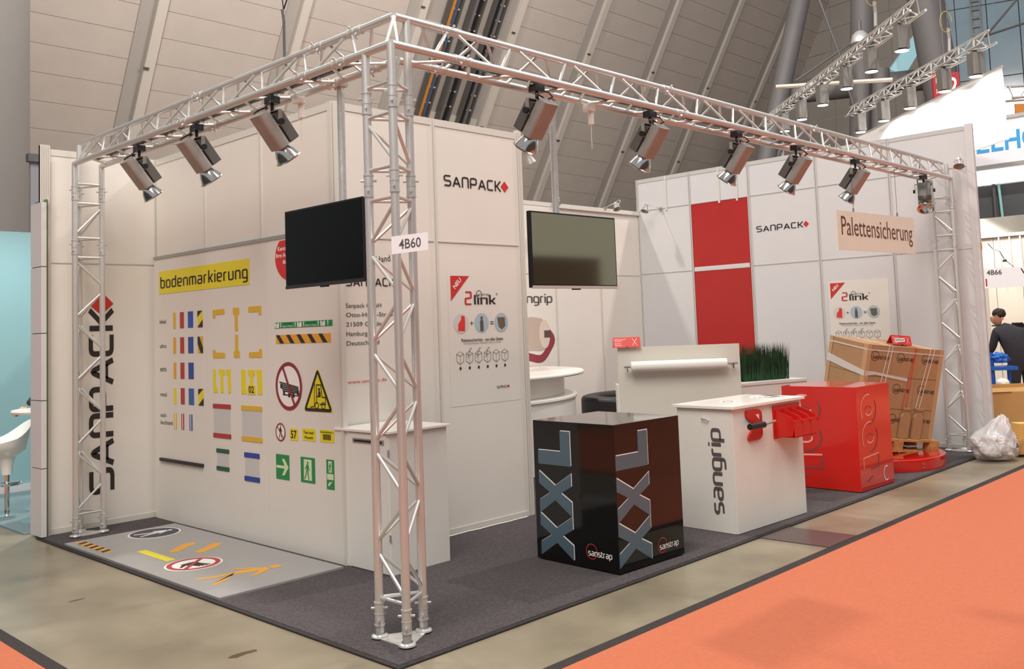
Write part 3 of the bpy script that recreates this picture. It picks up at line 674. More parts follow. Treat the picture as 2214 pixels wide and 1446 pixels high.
tv(FX(.23), -1.531, -.62, 2.07, 2.606, 'black flat screen facing the left aisle, hanging at the front tower', screen, mat('bezel_dark', '3C3C40', .3, .5))
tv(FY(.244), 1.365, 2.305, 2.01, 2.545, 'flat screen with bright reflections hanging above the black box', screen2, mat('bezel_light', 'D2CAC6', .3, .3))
# number card and the hanging sign
F = Fr(P(845, 512, 5.06), P(925, 502, 5.10)-P(845, 512, 5.06), P(845, 512, 5.06)-P(849, 550, 5.06))
a0, a1 = P(847, 550, 5.05), P(926, 540, 5.09); F = Fr(a0, a1-a0, (0, 0, 1)); wdt = (a1-a0).length
t = thing('number_card', 'white paper card reading 4B60 fixed across the front tower', 'sign', a0)
MB().fbox(F, 0, wdt, 0, .097, 0, .002).build('card', mat('paper', 'F0F0F6', .6), t)
text(F, '4B60', wdt*.2, wdt*.8, .022, .076, inkg, t, .003, bold=.01)
F = FY(.12)
t = thing('hanging_sign', 'cream board reading Palettensicherung hanging by wires from the truss', 'sign', (6.8, .12, 2.42))
MB().prism(F, [(5.805, 2.412), (7.813, 2.425), (7.817, 2.853), (5.805, 2.818)], -.012, 0).build('board', cream, t)
text(F, 'Palettensicherung', 5.90, 7.745, 2.505, 2.765, brown, t, .002)
for x, z in ((6.22, 2.825), (7.36, 2.845)):
    mb = MB().tube((x, .126, z-.01), (x, .126, ZT), .0025, 5); mb.path([(x+.02*math.cos(k*.8), .126, z+.02+.02*math.sin(k*.8)) for k in range(9)], .003); mb.build('wire', tray, t)

# ================================================================ DISPLAY BOXES
def rotp(q, x, y, a): return (q[0]+x*math.cos(a)-y*math.sin(a), q[1]+x*math.sin(a)+y*math.cos(a))
class LF:
    """frame helper for a box standing at q turned by a"""
    def __init__(s, q, a, w_, d_): s.q, s.a, s.w, s.d = q, a, w_, d_; c, n = math.cos(a), math.sin(a); s.front = Fr((q[0], q[1], 0), (c, n, 0), (0, 0, 1)); s.left = Fr((*rotp(q, 0, d_, a), 0), (n, -c, 0), (0, 0, 1)); s.top = Fr((q[0], q[1], 0), (c, n, 0), (-n, c, 0))
# black box
B = LF((1.829, -.04), -.034, .745, .802)
t = thing('display_box', 'glossy black box with silver XXL lettering on both sides', 'display box', (2.2, .35, 0))
R = Matrix.Rotation(B.a, 3, 'Z'); c = rotp(B.q, B.w/2, B.d/2, B.a)
MB().box((*c, .53), (B.w, B.d, 1.016), R).build('body', black, t, bevel=.003)
MB().box((*c, .018), (B.w-.03, B.d-.03, .012), R).build('base', blk, t)
silver = mat('silver_blue', '5B7280', .3, .3)
def xxl(F, u, v, wd, hg, parent):
    """XXL reading upwards. (u,v) lower-left, wd across, hg along; each letter turned a quarter turn"""
    def T(pts, du=0, dv=0): return [(u+wd-y*wd+du, v+x*hg+dv) for x, y in pts]
    X1_ = [(0, 0), (.115, 0), (.175, .32), (.235, 0), (.335, 0), (.23, .5), (.335, 1), (.235, 1), (.17, .66), (.105, 1), (0, 1), (.115, .5)]
    X2_ = [(a+.33, b) for a, b in X1_]
    L_ = [(.72, 0), (.99, 0), (.99, .3), (.83, .3), (.83, 1), (.72, 1)]
    for s_ in (X1_, X2_, L_):
        o = MB().prism(F, T(s_), .0005, .002).build('letter_edge', wprint, parent)
        MB().prism(F, T(s_, -.006, -.006), .0005, .0035).build('letter', silver, parent)
xxl(B.left, .055, .055, .33, .93, t)
xxl(B.front, .01, .062, .355, .925, t)
def strap_logo(F, u, v, s, tm, rmm, parent, d=.002):
    MB().stroke(F, circ(u+s*.2, v+s*.12, s*.2, n=28), s*.022, d, closed=True).build('ring', rmm, parent)
    mb = MB(); logo(mb, F, 'sanstrap', u+s*.07, u+s*.07+s*.86, v, v+s*.13, wd=.2, gap=.3, d=d+.001, rad=.2); mb.build('lettering', tm, parent)
strap_logo(B.left, .50, .11, .26, wprint, red, t); strap_logo(B.front, .43, .10, .26, wprint, red, t)
# white counter with two doors
B = LF((3.34, -.056), -.0355, 1.081, .553)
t = thing('promo_counter', 'white counter with grey upright lettering, drawer bins and roll dispenser', 'counter', (3.85, .2, 0))
R = Matrix.Rotation(B.a, 3, 'Z')
def lb(x0, x1, y0, y1, z0, z1, name, m, par=t, bev=.002):
    c = rotp(B.q, (x0+x1)/2, (y0+y1)/2, B.a); return MB().box((*c, (z0+z1)/2), (x1-x0, y1-y0, z1-z0), R).build(name, m, par, bevel=bev)
lb(.0, B.w, .02, B.d, .014, 1.012, 'body', cabw)
lb(-.0, .565, 0, .019, .016, 1.01, 'door', cabw); lb(.572, B.w-.0, 0, .019, .016, 1.01, 'door', cabw)
lb(-.03, B.w+.02, -.03, B.d+.03, 1.013, 1.037, 'worktop', gloss)
mb = MB(); logo(mb, B.left, 'sangrip', .435, .435+.70, .155, .155+.1, wd=.22, gap=.26, rot=PI/2, d=.003, rad=.25)
mb.build('lettering', inkg, t)
MB().path([B.left.p(.26, .93, .0), B.left.p(.262, .93, .02), B.left.p(.32, .918, .022), B.left.p(.325, .918, 0)], .005).build('hook', chrome, t)
# red roll dispenser hanging on the left door
F = B.front
d = thing('roll_dispenser', 'red wall bracket with a black handle on the white counter', 'dispenser', F.p(.3, .75, 0))
MB().prism(F, rpoly([(.18, .985), (.37, .985), (.41, .96), (.41, .77), (.37, .735), (.2, .735), (.2, .77), (.3, .86), (.18, .93)], .02), .0, .02).build('bracket', redb, d)
MB().prism(F, [(.31, .945), (.36, .945), (.36, .90)], .02, .022).build('bracket_hole', cabw, d)
MB().tube(F.p(.33, .862, .08), F.p(.545, .872, .06), .010, 10).build('axle', alud, d, True)
MB().tube(F.p(.13, .862, .075), F.p(.345, .862, .075), .026, 14).build('handle', blk, d, True)
# wall bins
d = thing('storage_bins', 'three red open-fronted bins on a red rail at the white counter', 'storage bins', F.p(.8, .75, 0))
MB().fbox(F, .60, 1.03, .71, .99, 0, .012).build('back_plate', redb, d)
for k in range(3):
    u = .63+k*.135; g = MB()
    side = lambda uu: g.prism(Fr(F.p(uu, 0, 0), F.N, F.V), [(.012, .72), (.17, .74), (.2, .86), (.16, .9), (.012, .955)], 0, .004)
    side(u); side(u+.126); g.prism(Fr(F.p(u, 0, 0), F.U, F.V), [(0, .735), (.13, .735), (.13, .87), (0, .87)], .185, .19)
    g.prism(Fr(F.p(u, .73, 0), F.U, F.N), [(0, .012), (.13, .012), (.13, .185), (0, .185)], 0, .004)
    g.prism(Fr(F.p(u, .865, 0), F.U, F.N), [(0, .15), (.13, .15), (.13, .192), (0, .192)], 0, .006)
    g.build('bin', redb, d)
for nm, uu, vv, lab, ll in (('sticker_sheet', .36, .28, 'single printed leaflet lying on the left part of the white counter', 1), ('leaflet_stack', .86, .3, 'fanned pile of black and white leaflets on the white counter', 4)):
    c = rotp(B.q, uu, vv, B.a); d = thing(nm, lab, 'leaflet', (*c, 1.038))
    for k in range(ll):
        RR = Matrix.Rotation(.5+k*.25, 3, 'Z'); MB().box((c[0]+k*.03, c[1]-k*.02, 1.0385+k*.002), (.2, .14, .0015), RR).build('sheet', wprint, d)
        mb = MB(); Fs = Fr((c[0]+k*.03, c[1]-k*.02, 1.0395+k*.002), RR @ Vector((1, 0, 0)), RR @ Vector((0, 1, 0)))
        if ll == 1: mb.stroke(Fs, circ(0, 0, .05, .04), .012, .0005, closed=True)
        else: mb.fbox(Fs, -.085, .085, -.055, .03, 0, .0005)
        mb.build('print', inkg, d)
# red box
B = LF((5.545, -.086), -.0276, .7325, .81)
t = thing('display_box', 'glossy red box with white and grey outlined numerals', 'display box', (5.9, .3, 0))
R = Matrix.Rotation(B.a, 3, 'Z'); c = rotp(B.q, B.w/2, B.d/2, B.a)
MB().box((*c, .525), (B.w, B.d, 1.014), R).build('body', redg, t, bevel=.003)
MB().box((*c, .018), (B.w-.03, B.d-.03, .012), R).build('base', blk, t)
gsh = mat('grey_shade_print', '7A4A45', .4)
def arc(cx, cy, rx, ry, a0, a1, n=20): return [(cx+rx*math.cos(math.radians(a0+(a1-a0)*k/n)), cy+ry*math.sin(math.radians(a0+(a1-a0)*k/n))) for k in range(n+1)]
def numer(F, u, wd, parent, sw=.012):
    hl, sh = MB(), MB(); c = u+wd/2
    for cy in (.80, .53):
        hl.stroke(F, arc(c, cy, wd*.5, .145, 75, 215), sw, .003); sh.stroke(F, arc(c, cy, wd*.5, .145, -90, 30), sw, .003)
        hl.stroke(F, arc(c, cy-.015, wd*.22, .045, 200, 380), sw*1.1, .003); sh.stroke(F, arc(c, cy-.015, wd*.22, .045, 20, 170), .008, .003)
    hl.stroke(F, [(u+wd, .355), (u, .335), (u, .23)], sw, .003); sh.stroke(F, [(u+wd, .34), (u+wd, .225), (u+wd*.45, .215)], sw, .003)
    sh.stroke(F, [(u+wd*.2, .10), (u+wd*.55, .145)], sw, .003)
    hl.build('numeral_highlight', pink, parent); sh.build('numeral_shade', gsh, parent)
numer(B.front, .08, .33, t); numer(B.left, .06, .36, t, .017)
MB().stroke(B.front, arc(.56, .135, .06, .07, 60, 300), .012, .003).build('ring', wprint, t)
# ================================================================ WHITE CABINET by the display panel
t = thing('suggestion_cabinet', 'white cabinet with a dark letter slot beside the sign display wall', 'cabinet', (1.15, 1.55, 0))
MB().bx((.875, 1.258, .012), (1.425, 1.88, 1.012)).build('body', cabw, t, bevel=.002)
MB().bx((.866, 1.275, .02), (.876, 1.74, 1.0)).build('door', cabw, t)
MB().bx((.862, 1.30, .93), (.868, 1.68, .965)).build('slot_frame', alud, t); MB().bx((.860, 1.32, .94), (.863, 1.66, .955)).build('slot', blk, t)
MB().bx((.85, 1.235, 1.013), (1.45, 1.9, 1.031)).build('worktop', gloss, t, bevel=.002)
for z in (.25, .85): MB().bx((.865, 1.25, z), (.872, 1.262, z+.05)).build('hinge', alud, t)
o = MB().path([(1.46+.12*k, 1.885-.02*abs(math.sin(k*1.1)), .018) for k in range(13)], .005); o = o.build('floor_cable', wprint); tag(o, 'thin white cable lying on the carpet along the cabin front', 'cable')

# ================================================================ ROUND RECEPTION COUNTER, SOFA
t = thing('reception_counter', 'white curved two-tier counter with a glossy top against the back wall', 'counter', (4.6, 4.4, 0))
def half(a, b, n=40): return [(4.6+a*math.cos(math.radians(180+180*k/n)), 5.02+b*math.sin(math.radians(180+180*k/n))) for k in range(n+1)]
def slab(a, b, z0, z1, nm, m, bev=.01): MB().prism(FZ(0), half(a, b), z0, z1).build(nm, m, t, True, bevel=bev)
slab(1.785, 1.70, .02, .84, 'base', cabw, .003); slab(1.81, 1.725, .842, .885, 'shelf', gloss); slab(1.66, 1.55, .887, 1.12, 'neck', cabw, .003); slab(1.97, 1.77, 1.122, 1.17, 'top', gloss, .018)
t = thing('leather_sofa', 'black leather tub sofa between the curved counter and the white board', 'sofa', (7.1, 3.7, 0))
Fz = FZ(0)
def ringp(a, b, k=.72, n=24): 
    o = [(7.12+a*math.cos(math.radians(20+230*i/n)), 3.72+b*math.sin(math.radians(20+230*i/n))) for i in range(n+1)]
    return o+[(7.12+(p[0]-7.12)*k, 3.72+(p[1]-3.72)*k) for p in o[::-1]]
MB().prism(Fz, ringp(.95, .72), .3, .78).build('backrest', leather, t, True, bevel=.05)
MB().prism(Fz, circ(7.12, 3.72, .8, .62), .22, .45).build('seat', leather, t, True, bevel=.04); MB().prism(Fz, circ(7.12, 3.72, .9, .68), .05, .3).build('base', leather, t, True)
for a in range(4): MB().tube((7.12+.6*math.cos(a*PI/2+.7), 3.72+.45*math.sin(a*PI/2+.7), .012), (7.12+.6*math.cos(a*PI/2+.7), 3.72+.45*math.sin(a*PI/2+.7), .06), .02).build('foot', chrome, t)
# ================================================================ WHITE BOARD with roll, table-tent, planter
bd = Vector((.6915, -.7224, 0))
Q = Vector((4.476, 1.996, 0)); F = Fr(Q, bd, (0, 0, 1)); LB = 1.28
t = thing('roll_stand', 'tall white board stand with chrome brackets behind the black box', 'display stand', Q+bd*LB/2)
MB().fbox(F, 0, LB, .012, 1.484, -.04, 0).build('board', mat('board_white', 'DAD6CB', .5), t)
MB().fbox(F, -.02, .0, .012, 1.1, -.2, .0).build('side_panel', cabw, t)
MB().fbox(F, 0, LB-.02, .012, .05, -.25, -.04).build('foot_panel', cabw, t)
for u in (.085, 1.19):
    g = MB(); g.tube(F.p(u, 1.278, 0), F.p(u, 1.278, .1), .008); g.tube(F.p(u, 1.278, .1), F.p(u, 1.235, .1), .008); g.build('bracket', chrome, t)
MB().tube(F.p(.05, 1.285, .085), F.p(1.235, 1.285, .085), .012, 12).build('rod', chrome, t, True)
g = MB().tube(F.p(.125, 1.285, .085), F.p(1.12, 1.285, .085), .055, 24).build('film_roll', mat('film_white', 'F2EFE8', .25), None, True)
tag(g, 'long roll of white film on the rod of the white board', 'film roll')
def tent(F, u0, u1, z, lab, extra=False):
    t = thing('table_tent', lab, 'sign', F.p((u0+u1)/2, z, 0), group='red do-not-stack table tents')
    w_ = u1-u0; Fa = Fr(F.p(u0, z, .045), F.U, F.V*.11-F.N*.045)
    MB().fbox(Fa, 0, w_, 0, .115, -.001, .001).build('front_flap', redk, t)
    Fb = Fr(F.p(u0, z, -.045), F.U, F.V*.11+F.N*.045); MB().fbox(Fb, 0, w_, 0, .115, -.001, .001).build('back_flap', redk, t)
    for s_, v in (('BITTE NICHT', .09), ('STAPELN', .073), ('DO NOT', .045), ('TOPLOAD', .025)): text(Fa, s_, .018, .018+.0105*len(s_), v-.005, v+.005, wprint, t, .002, bold=.02)
    mb = MB(); mb.stroke(Fa, [(w_-.085, .02), (w_-.035, .1)], .004, .002); mb.stroke(Fa, [(w_-.035, .02), (w_-.085, .1)], .004, .0022); mb.build('cross', wprint, t)
    MB().fbox(Fa, w_*.5-.015, w_*.5+.015, -.001, .01, .001, .002).build('notch', blk, t)
    if extra:
        q = Fr(Fa.p(.05, .03, 0), Fa.U+Fa.V*.08, Fa.V); g = MB().fbox(q, 0, .17, 0, .045, .002, .004).build('sticker', wprint, t); sanpack(q, .008, .16, .014, .035, g, d=.0055)
    return t
tent(Fr(Q, bd, (0, 0, 1)), -.045, .24, 1.486, 'red table tent with white cross on the left end of the white board')
# planter counter and grass
pa, pb = Vector((5.803, 1.36, 0)), Vector((7.0, .98, 0)); F = Fr(pa, pb-pa, (0, 0, 1)); LP_ = (pb-pa).length
t = thing('planter_counter', 'low white counter behind the red box holding the artificial grass', 'counter', (pa+pb)/2)
MB().fbox(F, -.1, LP_-.25, .012, 1.0, -.4, 0).build('body', cabw, t); MB().fbox(F, -.11, LP_-.24, 1.0, 1.03, -.42, .01).build('top', cabw, t)
g0 = P(1617, 828, 10.95); g1 = P(1737, 822, 10.95+.25)
gd = (pb-pa).normalized(); base = pa+gd*.23-F.N*.2
t = thing('artificial_grass', 'row of dark green artificial grass tufts on the low white counter', 'plant', base+Vector((0, 0, 1.03)))
L_ = .70
for k in range(6):
    mb = MB(); c = base+gd*(k*.118)
    for j in range(170):
        x = (random.random()-.5)*.12; y = (random.random()-.5)*.13; h = .30+.15*random.random(); p = c+gd*x-F.N*y+Vector((0, 0, 1.03))
        l = Vector(((random.random()-.5)*.07, (random.random()-.5)*.07, h)); wv = gd*.0035; i = len(mb.v)
        mb.v += [p-wv, p+wv, p+l*.6+wv*.8, p+l*.6-wv*.8, p+l]; mb.f += [[i, i+1, i+2, i+3], [i+3, i+2, i+4]]
    o = mb.build('grass_tuft', green, t); o['kind'] = 'stuff'
# ================================================================ TURNTABLE, PALLET, CARTONS
t = thing('turntable', 'flat round red turntable under the tilted pallet', 'turntable', (7.44, .63, 0))
MB().lathe((7.44, .63, .013), (0, 0, 1), [(0, 0), (.79, 0), (.79, .125), (.78, .132), (0, .132)], 48).build('drum', redg, t, True)
MB().lathe((7.44, .63, .146), (0, 0, 1), [(0, .006), (.74, .006), (.74, 0), ], 48).build('top_plate', redg, t, True)
for a in (-2.0, -2.02): 
    for z in (.05, .09): MB().tube((7.44+.788*math.cos(a), .63+.788*math.sin(a), z), (7.44+.796*math.cos(a), .63+.796*math.sin(a), z), .008).build('bolt', chrome, t)
az, tx, ty = -.434, .163, .108
RM = Matrix.Rotation(az, 3, 'Z') @ Matrix.Rotation(tx, 3, 'X') @ Matrix.Rotation(ty, 3, 'Y'); PC = Vector((7.482, .638, .233))
X_, Y_, Z_ = RM @ Vector((1, 0, 0)), RM @ Vector((0, 1, 0)), RM @ Vector((0, 0, 1))
wt = thing('tilt_wedge', 'dark tilting frame between red turntable and pallet', 'frame', (7.44, .63, .15))
for sx in (-.4, .3):
    mb = MB(); a = PC+X_*sx-Y_*.3-Z_*.004; b = PC+X_*sx+Y_*.3-Z_*.004; mb.v += [Vector((a.x, a.y, .153)), Vector((b.x, b.y, .153)), b, a]; n_ = X_*.06
    mb.v += [v+n_ for v in list(mb.v)]; mb.f += [[0, 1, 2, 3], [7, 6, 5, 4], [0, 4, 5, 1], [1, 5, 6, 2], [2, 6, 7, 3], [3, 7, 4, 0]]; mb.build('wedge', strut, wt)
t = thing('wooden_pallet', 'tilted wooden pallet on the red turntable under the cartons', 'pallet', PC)
def pb_(x0, x1, y0, y1, z0, z1, name, m, par): return MB().box(PC+X_*((x0+x1)/2)+Y_*((y0+y1)/2)+Z_*((z0+z1)/2), (x1-x0, y1-y0, z1-z0), RM).build(name, m, par)
for y in (-.4, -.07, .26): pb_(-.6, .6, y, y+.14 if y > -.3 else y+.1, 0, .022, 'runner', wood, t)
for x in (-.6, -.07, .46):
    for y in (-.4, -.07, .26): pb_(x, x+.14, y, y+(.14 if y > -.3 else .1), .022, .1, 'block', wood, t)
    pb_(x, x+.14, -.4, .4, .1, .122, 'crossboard', wood, t)
for y in (-.4, -.24, -.07, .1, .26): pb_(-.6, .6, y, y+.14, .122, .144, 'deck_board', wood, t)
a_, b_, z0, Hh = .551, .317, .145, 1.187
nx, nz = 3, 4; hz_ = (Hh-z0)/3.0
zs = [z0, z0+.33, z0+.69, Hh]
FR_ = Fr(PC-X_*a_-Y_*b_, X_, Z_)
rnk = ['bottom row', 'middle row', 'top row']; cn = ['left', 'middle', 'right']
for j in range(3):
    for i in range(3):
        x0, x1 = -a_+i*2*a_/3+.002, -a_+(i+1)*2*a_/3-.002
        c = thing('carton', 'brown carton printed sanstrap, %s column, %s of the tilted pallet stack' % (cn[i], rnk[j]), 'carton', PC+X_*((x0+x1)/2)+Z_*zs[j], group='cartons stacked on the tilted pallet')
        pb_(x0, x1, -b_, b_, zs[j]+.001, zs[j+1]-.001, 'box', card, c)
        o = pb_(x0, x1, -b_-.0005, b_+.0005, zs[j]+.001, zs[j]+.004, 'lower_edge', cardk, c)
        u = x0+a_; strap_logo(FR_, u+.06, (zs[j]+zs[j+1])/2+.02, .27, ink, ink, c, .0015)
        MB().fbox(FR_, u, u+.367, (zs[j+1])-.004, zs[j+1]-.001, 0, .001).build('flap_gap', cardk, c)
# edge boards (corner protection), banding, film
for ei, (nm, x0, x1, y0, y1) in enumerate((('corner_board', -a_-.004, -a_+.05, -b_-.004, -b_), ('corner_board', a_-.05, a_+.004, -b_-.004, -b_), ('corner_board', -a_-.004, -a_, -b_, -b_+.06), ('corner_board', -a_-.004, -a_, b_-.05, b_+.004))):
    o = pb_(x0, x1, y0-.002, y1+.0, z0, Hh+.004, nm, mat('edge_board', 'BC946C', .7), None); tag(o, 'pale cardboard edge protector of the tilted carton stack, '+('front face at the left edge', 'front face at the right edge', 'narrow left face at its front edge', 'narrow left face at its back edge')[ei], 'edge protector', 'edge protectors of the tilted carton stack')
def band(u0, u1, v0, v1, m, wd=.006, lab='white', top_=True):
    mb = MB(); mb.stroke(FR_, [(u0, v0), (u1, v1)], wd*1.5, .0065)
    if top_: mb.box(PC-X_*a_+X_*u1+Z_*(Hh+.004), (wd, 2*b_, .002), RM)
    o = mb.build('strap', m); return o
for u0, u1, vb, m, lab in ((.20, .30, .5, wprint, 'white strap down the front of the tilted carton stack, first from the left'), (.27, .35, .5, wprint, 'white strap down the front of the tilted carton stack, second from the left'), (.60, .685, .5, redk, 'red strap down the front of the tilted carton stack, left one of the red pair'), (.655, .70, .5, redk, 'red strap down the front of the tilted carton stack, right one of the red pair'), (.80, .905, .5, wprint, 'white strap right of the red pair on the carton stack'), (.85, .965, .5, wprint, 'rightmost white strap on the front of the carton stack')):
    o = band(u0, u1, vb, Hh, m); tag(o, lab, 'strap')
o = MB(); o.stroke(FR_, [(-.0, 1.13), (1.1, 1.125)], .016, .0075); o.box(PC-X_*(a_+.006)+Z_*1.13, (.001, 2*b_, .016), RM)
film = bpy.data.materials.new('film_clear'); film.use_nodes = True; fb = film.node_tree.nodes['Principled BSDF']; fb.inputs['Base Color'].default_value = (.9, .9, .9, 1); fb.inputs['Alpha'].default_value = .45; fb.inputs['Roughness'].default_value = .2
o = o.build('film_band', film); tag(o, 'clear film band around the top of the tilted carton stack', 'film')
mb = MB(); q = [(-.0, .83), (.15, .855), (.35, .83), (.62, .80), (.62, .835), (.35, .86), (.1, .89), (0, .89)]; mb.prism(FR_, q, .004, .007)
FL_ = Fr(PC-X_*a_+Y_*b_, -Y_, Z_); mb.prism(FL_, [(0.0, .9), (.3, .86), (2*b_, .83), (2*b_, .89), (.3, .94), (0, .99)], .006, .009)
o = mb.build('film_band', film); tag(o, 'crumpled clear film band around the middle of the tilted carton stack', 'film')
for u0, lab in ((.585, 'brown cardboard strap dispenser on the stack front, under the red straps'), (.77, 'brown cardboard strap dispenser on the stack front, under the white straps')):
    c = thing('strap_dispenser', lab, 'cardboard sleeve', FR_.p(u0+.05, .15, .02), group='cardboard strap dispensers on the carton stack')
    MB().prism(FR_, rpoly([(u0, .147), (u0+.125, .147), (u0+.135, .40), (u0+.11, .44), (u0+.12, .5), (u0+.02, .5), (u0+.03, .44), (u0+.0, .40)], .008), .009, .04).build('sleeve', card, c, bevel=.002)
    MB().fbox(FR_, u0+.02, u0+.12, .46, .478, .04, .042).build('collar', cardk, c)
tp = PC+Z_*(Hh+.008)+X_*.04-Y_*.15; tent(Fr(tp, RM @ Vector((1, .12, 0)), Z_), -.16, .17, .0, 'red table tent with a white sticker on top of the tilted cartons', True)

# ================================================================ PLASTIC BAG
import bmesh
def blob(name, c, s, m, parent=None, amp=.25, seed=1, neck=True):
    from mathutils import noise as nz_
    bm = bmesh.new(); bmesh.ops.create_icosphere(bm, subdivisions=5, radius=1)
    for v in bm.verts:
        n = v.co.normalized(); k = 1+amp*nz_.noise(n*2.2+Vector((seed, 0, 0)))+amp*.45*abs(nz_.noise(n*6+Vector((0, seed, 0))))+amp*.12*nz_.noise(n*17)
        v.co = n*k
        if neck and n.z > .6: t_ = (n.z-.6)/.4; v.co.x = v.co.x*(1-.5*t_)+.35*t_; v.co.y = v.co.y*(1-.4*t_)-.35*t_; v.co.z += .65*t_
        v.co = Vector((v.co.x*s[0], v.co.y*s[1], max(v.co.z*s[2], -s[2]*.72)))+Vector(c)-org(parent)
    me = bpy.data.meshes.new(name); bm.to_mesh(me); bm.free(); me.materials.append(m)
    me.polygons.foreach_set('use_smooth', [True]*len(me.polygons)); o = bpy.data.objects.new(name, me); COL.objects.link(o)
    if parent: o.parent = parent
    return o
bagm = bpy.data.materials.new('bag_plastic'); bagm.use_nodes = True; b_n = bagm.node_tree.nodes['Principled BSDF']
b_n.inputs['Base Color'].default_value = (.8, .8, .82, 1); b_n.inputs['Alpha'].default_value = .5; b_n.inputs['Roughness'].default_value = .15; b_n.inputs['Specular IOR Level'].default_value = .8
bc = Vector((8.34, -.43, .165)); t = thing('plastic_bag', 'clear plastic bag full of crumpled film at the right tower', 'bag', (bc.x, bc.y, 0))
blob('bag_film', bc, (.27, .24, .2), bagm, t, .3, 3); blob('wrapped_content', bc+Vector((0, 0, -.03)), (.215, .19, .155), mat('film_scrap', 'D8D2CC', .4), t, .4, 8, False)
blob('red_scrap', bc+Vector((-.15, -.10, .05)), (.05, .04, .035), mat('scrap_red', 'C46A64', .5), t, .4, 5, False)
mb = MB(); mb.path([bc+Vector((-.12, -.2, .02)), bc+Vector((-.06, -.235, -.02)), bc+Vector((0, -.245, 0)), bc+Vector((.04, -.235, .04))], .006); mb.build('cable_scrap', blk, t)

# ================================================================ ARM SPOTLIGHTS on walls
def make_arm():
    t = thing('arm_spotlight', 'x', 'spotlight', (0, 0, 0), group='small arm spotlights on the wall tops', local=True)
    MB().tube((0, 0, 0), (.34, 0, .05), .006, 6).build('arm', chrome, t)
    MB().box((0, 0, -.01), (.03, .04, .05)).build('clamp', alud, t)
    mb = MB(); mb.path([(.34+.0, .055*math.cos(a*.35), .05-.07+.06*math.sin(a*.35)) for a in range(10)], .004); mb.build('yoke', chrome, t)
    MB().lathe((.34, 0, -.02), (.5, 0, -1), [(.0, -.07), (.028, -.07), (.03, -.02), (.045, .0), (.062, .045), (.066, .05), (.055, .045), (.03, .01), (0, .005)], 18).build('lamp_head', alud, t, True)
    MB().path([(.34, .0, .05), (.37, .03, .08), (.41, .03, .06), (.40, .0, 0), (.36, 0, .03)], .003).build('cable', gloss, t)
    return t
a0 = make_arm()
arms = [((2.99, 2.1, 3.42), 0, 'small arm spotlight projecting from the side of the white cabin, upper one'), ((2.99, 3.6, 3.42), 0, 'small arm spotlight projecting from the cabin side further back'),
 ((6.963, 5.05, 3.56), -2.3, 'small arm spotlight on the back wall, directly behind the screen pole'), ((8.155, 5.05, 3.56), -1.9, 'small arm spotlight on the back wall right of the hanging screen'),
 ((9.030000000000001, 4.611, 3.56), 3.0, 'small arm spotlight next to the back corner above the white panels'), ((9.030000000000001, .42, 3.58), 3.3, 'small arm spotlight above the truss near the right tower, left one'),
 ((9.030000000000001, -.03, 3.58), 3.45, 'small arm spotlight beyond the end of the long truss beam')]
for i, (p, rz, lab) in enumerate(arms):
    o = a0 if i == 0 else copy_tree(a0); o.location = p; o.rotation_euler = (0, 0, rz); o['label'] = lab

# ================================================================ HALL ROOF
rroot = struct('ceiling', (0, 0, 0))
n30 = math.radians(30); RU = Vector((0, -math.sin(n30), math.cos(n30))); RP0 = Vector((0, 24, 3.5))
FRf = Fr(RP0, (1, 0, 0), RU)   # normal points to the camera side
me = None
for i in range(-2, 9):
    for k in range(-3, 27):
        if me is None:
            b = MB().box((0, 0, 0), (4.18, .74, .05)); me = bpy.data.meshes.new('roof_panel'); me.from_pydata([tuple(v) for v in b.v], [], b.f); me.materials.append(roofm)
        if i >= 0 and k > 24 and False: continue
        o = bpy.data.objects.new('roof_panel', me); COL.objects.link(o); o.parent = rroot
        Mx = Matrix((FRf.U, FRf.V, FRf.N)).transposed().to_4x4(); Mx.translation = FRf.p(3.55+4.2*i+2.1, k*.75+.375, -.03); o.matrix_local = Mx
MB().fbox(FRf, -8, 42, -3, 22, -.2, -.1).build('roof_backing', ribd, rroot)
for i in range(-2, 10):
    x = 3.55+4.2*i
    MB().fbox(FRf, x-.02, x+.26, -3, 21, 0, .16).build('roof_rib', ribm, rroot)
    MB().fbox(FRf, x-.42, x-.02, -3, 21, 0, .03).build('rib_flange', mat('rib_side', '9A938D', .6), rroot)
    for v in (3.0, 6.6, 10.2): MB().fbox(FRf, x-.05, x+.1, v, v+.06, .16, .2).build('rib_bolt', tray, rroot)
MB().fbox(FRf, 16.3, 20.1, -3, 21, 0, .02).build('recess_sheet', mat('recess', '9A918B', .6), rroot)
for v in range(0, 16, 3): MB().fbox(FRf, 16.3, 20.1, v+.6, v+.85, .02, .1).build('purlin', ribm, rroot)
for i, (x, lab) in enumerate(((17.42, 'steel cable ladder on the hall roof with orange cable, left one of three'), (18.36, 'steel cable ladder on the hall roof, middle one of three'), (19.33, 'steel cable ladder on the hall roof, right one of three'))):
    t = thing('cable_ladder', lab, 'cable tray', FRf.p(x, 0, .3), group='cable ladders on the hall roof')
    for s_ in (-.24, .24): MB().fbox(FRf, x+s_-.035, x+s_+.035, -2, 20, .15, .3).build('side_rail', tray, t)
    mb = MB()
    for k in range(-2, 36): mb.fbox(FRf, x-.22, x+.22, k*.55, k*.55+.05, .2, .24)
    mb.build('rungs', ribm, t)
    mb = MB(); mb.fbox(FRf, x-.18, x-.06, -2, 20, .24, .28); mb.build('cable', (mat('cable_orange', 'B0702A', .6), strut, blk)[i], t)
    mb = MB(); mb.fbox(FRf, x+.0, x+.1, -2, 20, .24, .28); mb.build('cable', (mat('cable_blue', '3A4A60', .6), blk, strut)[i], t)
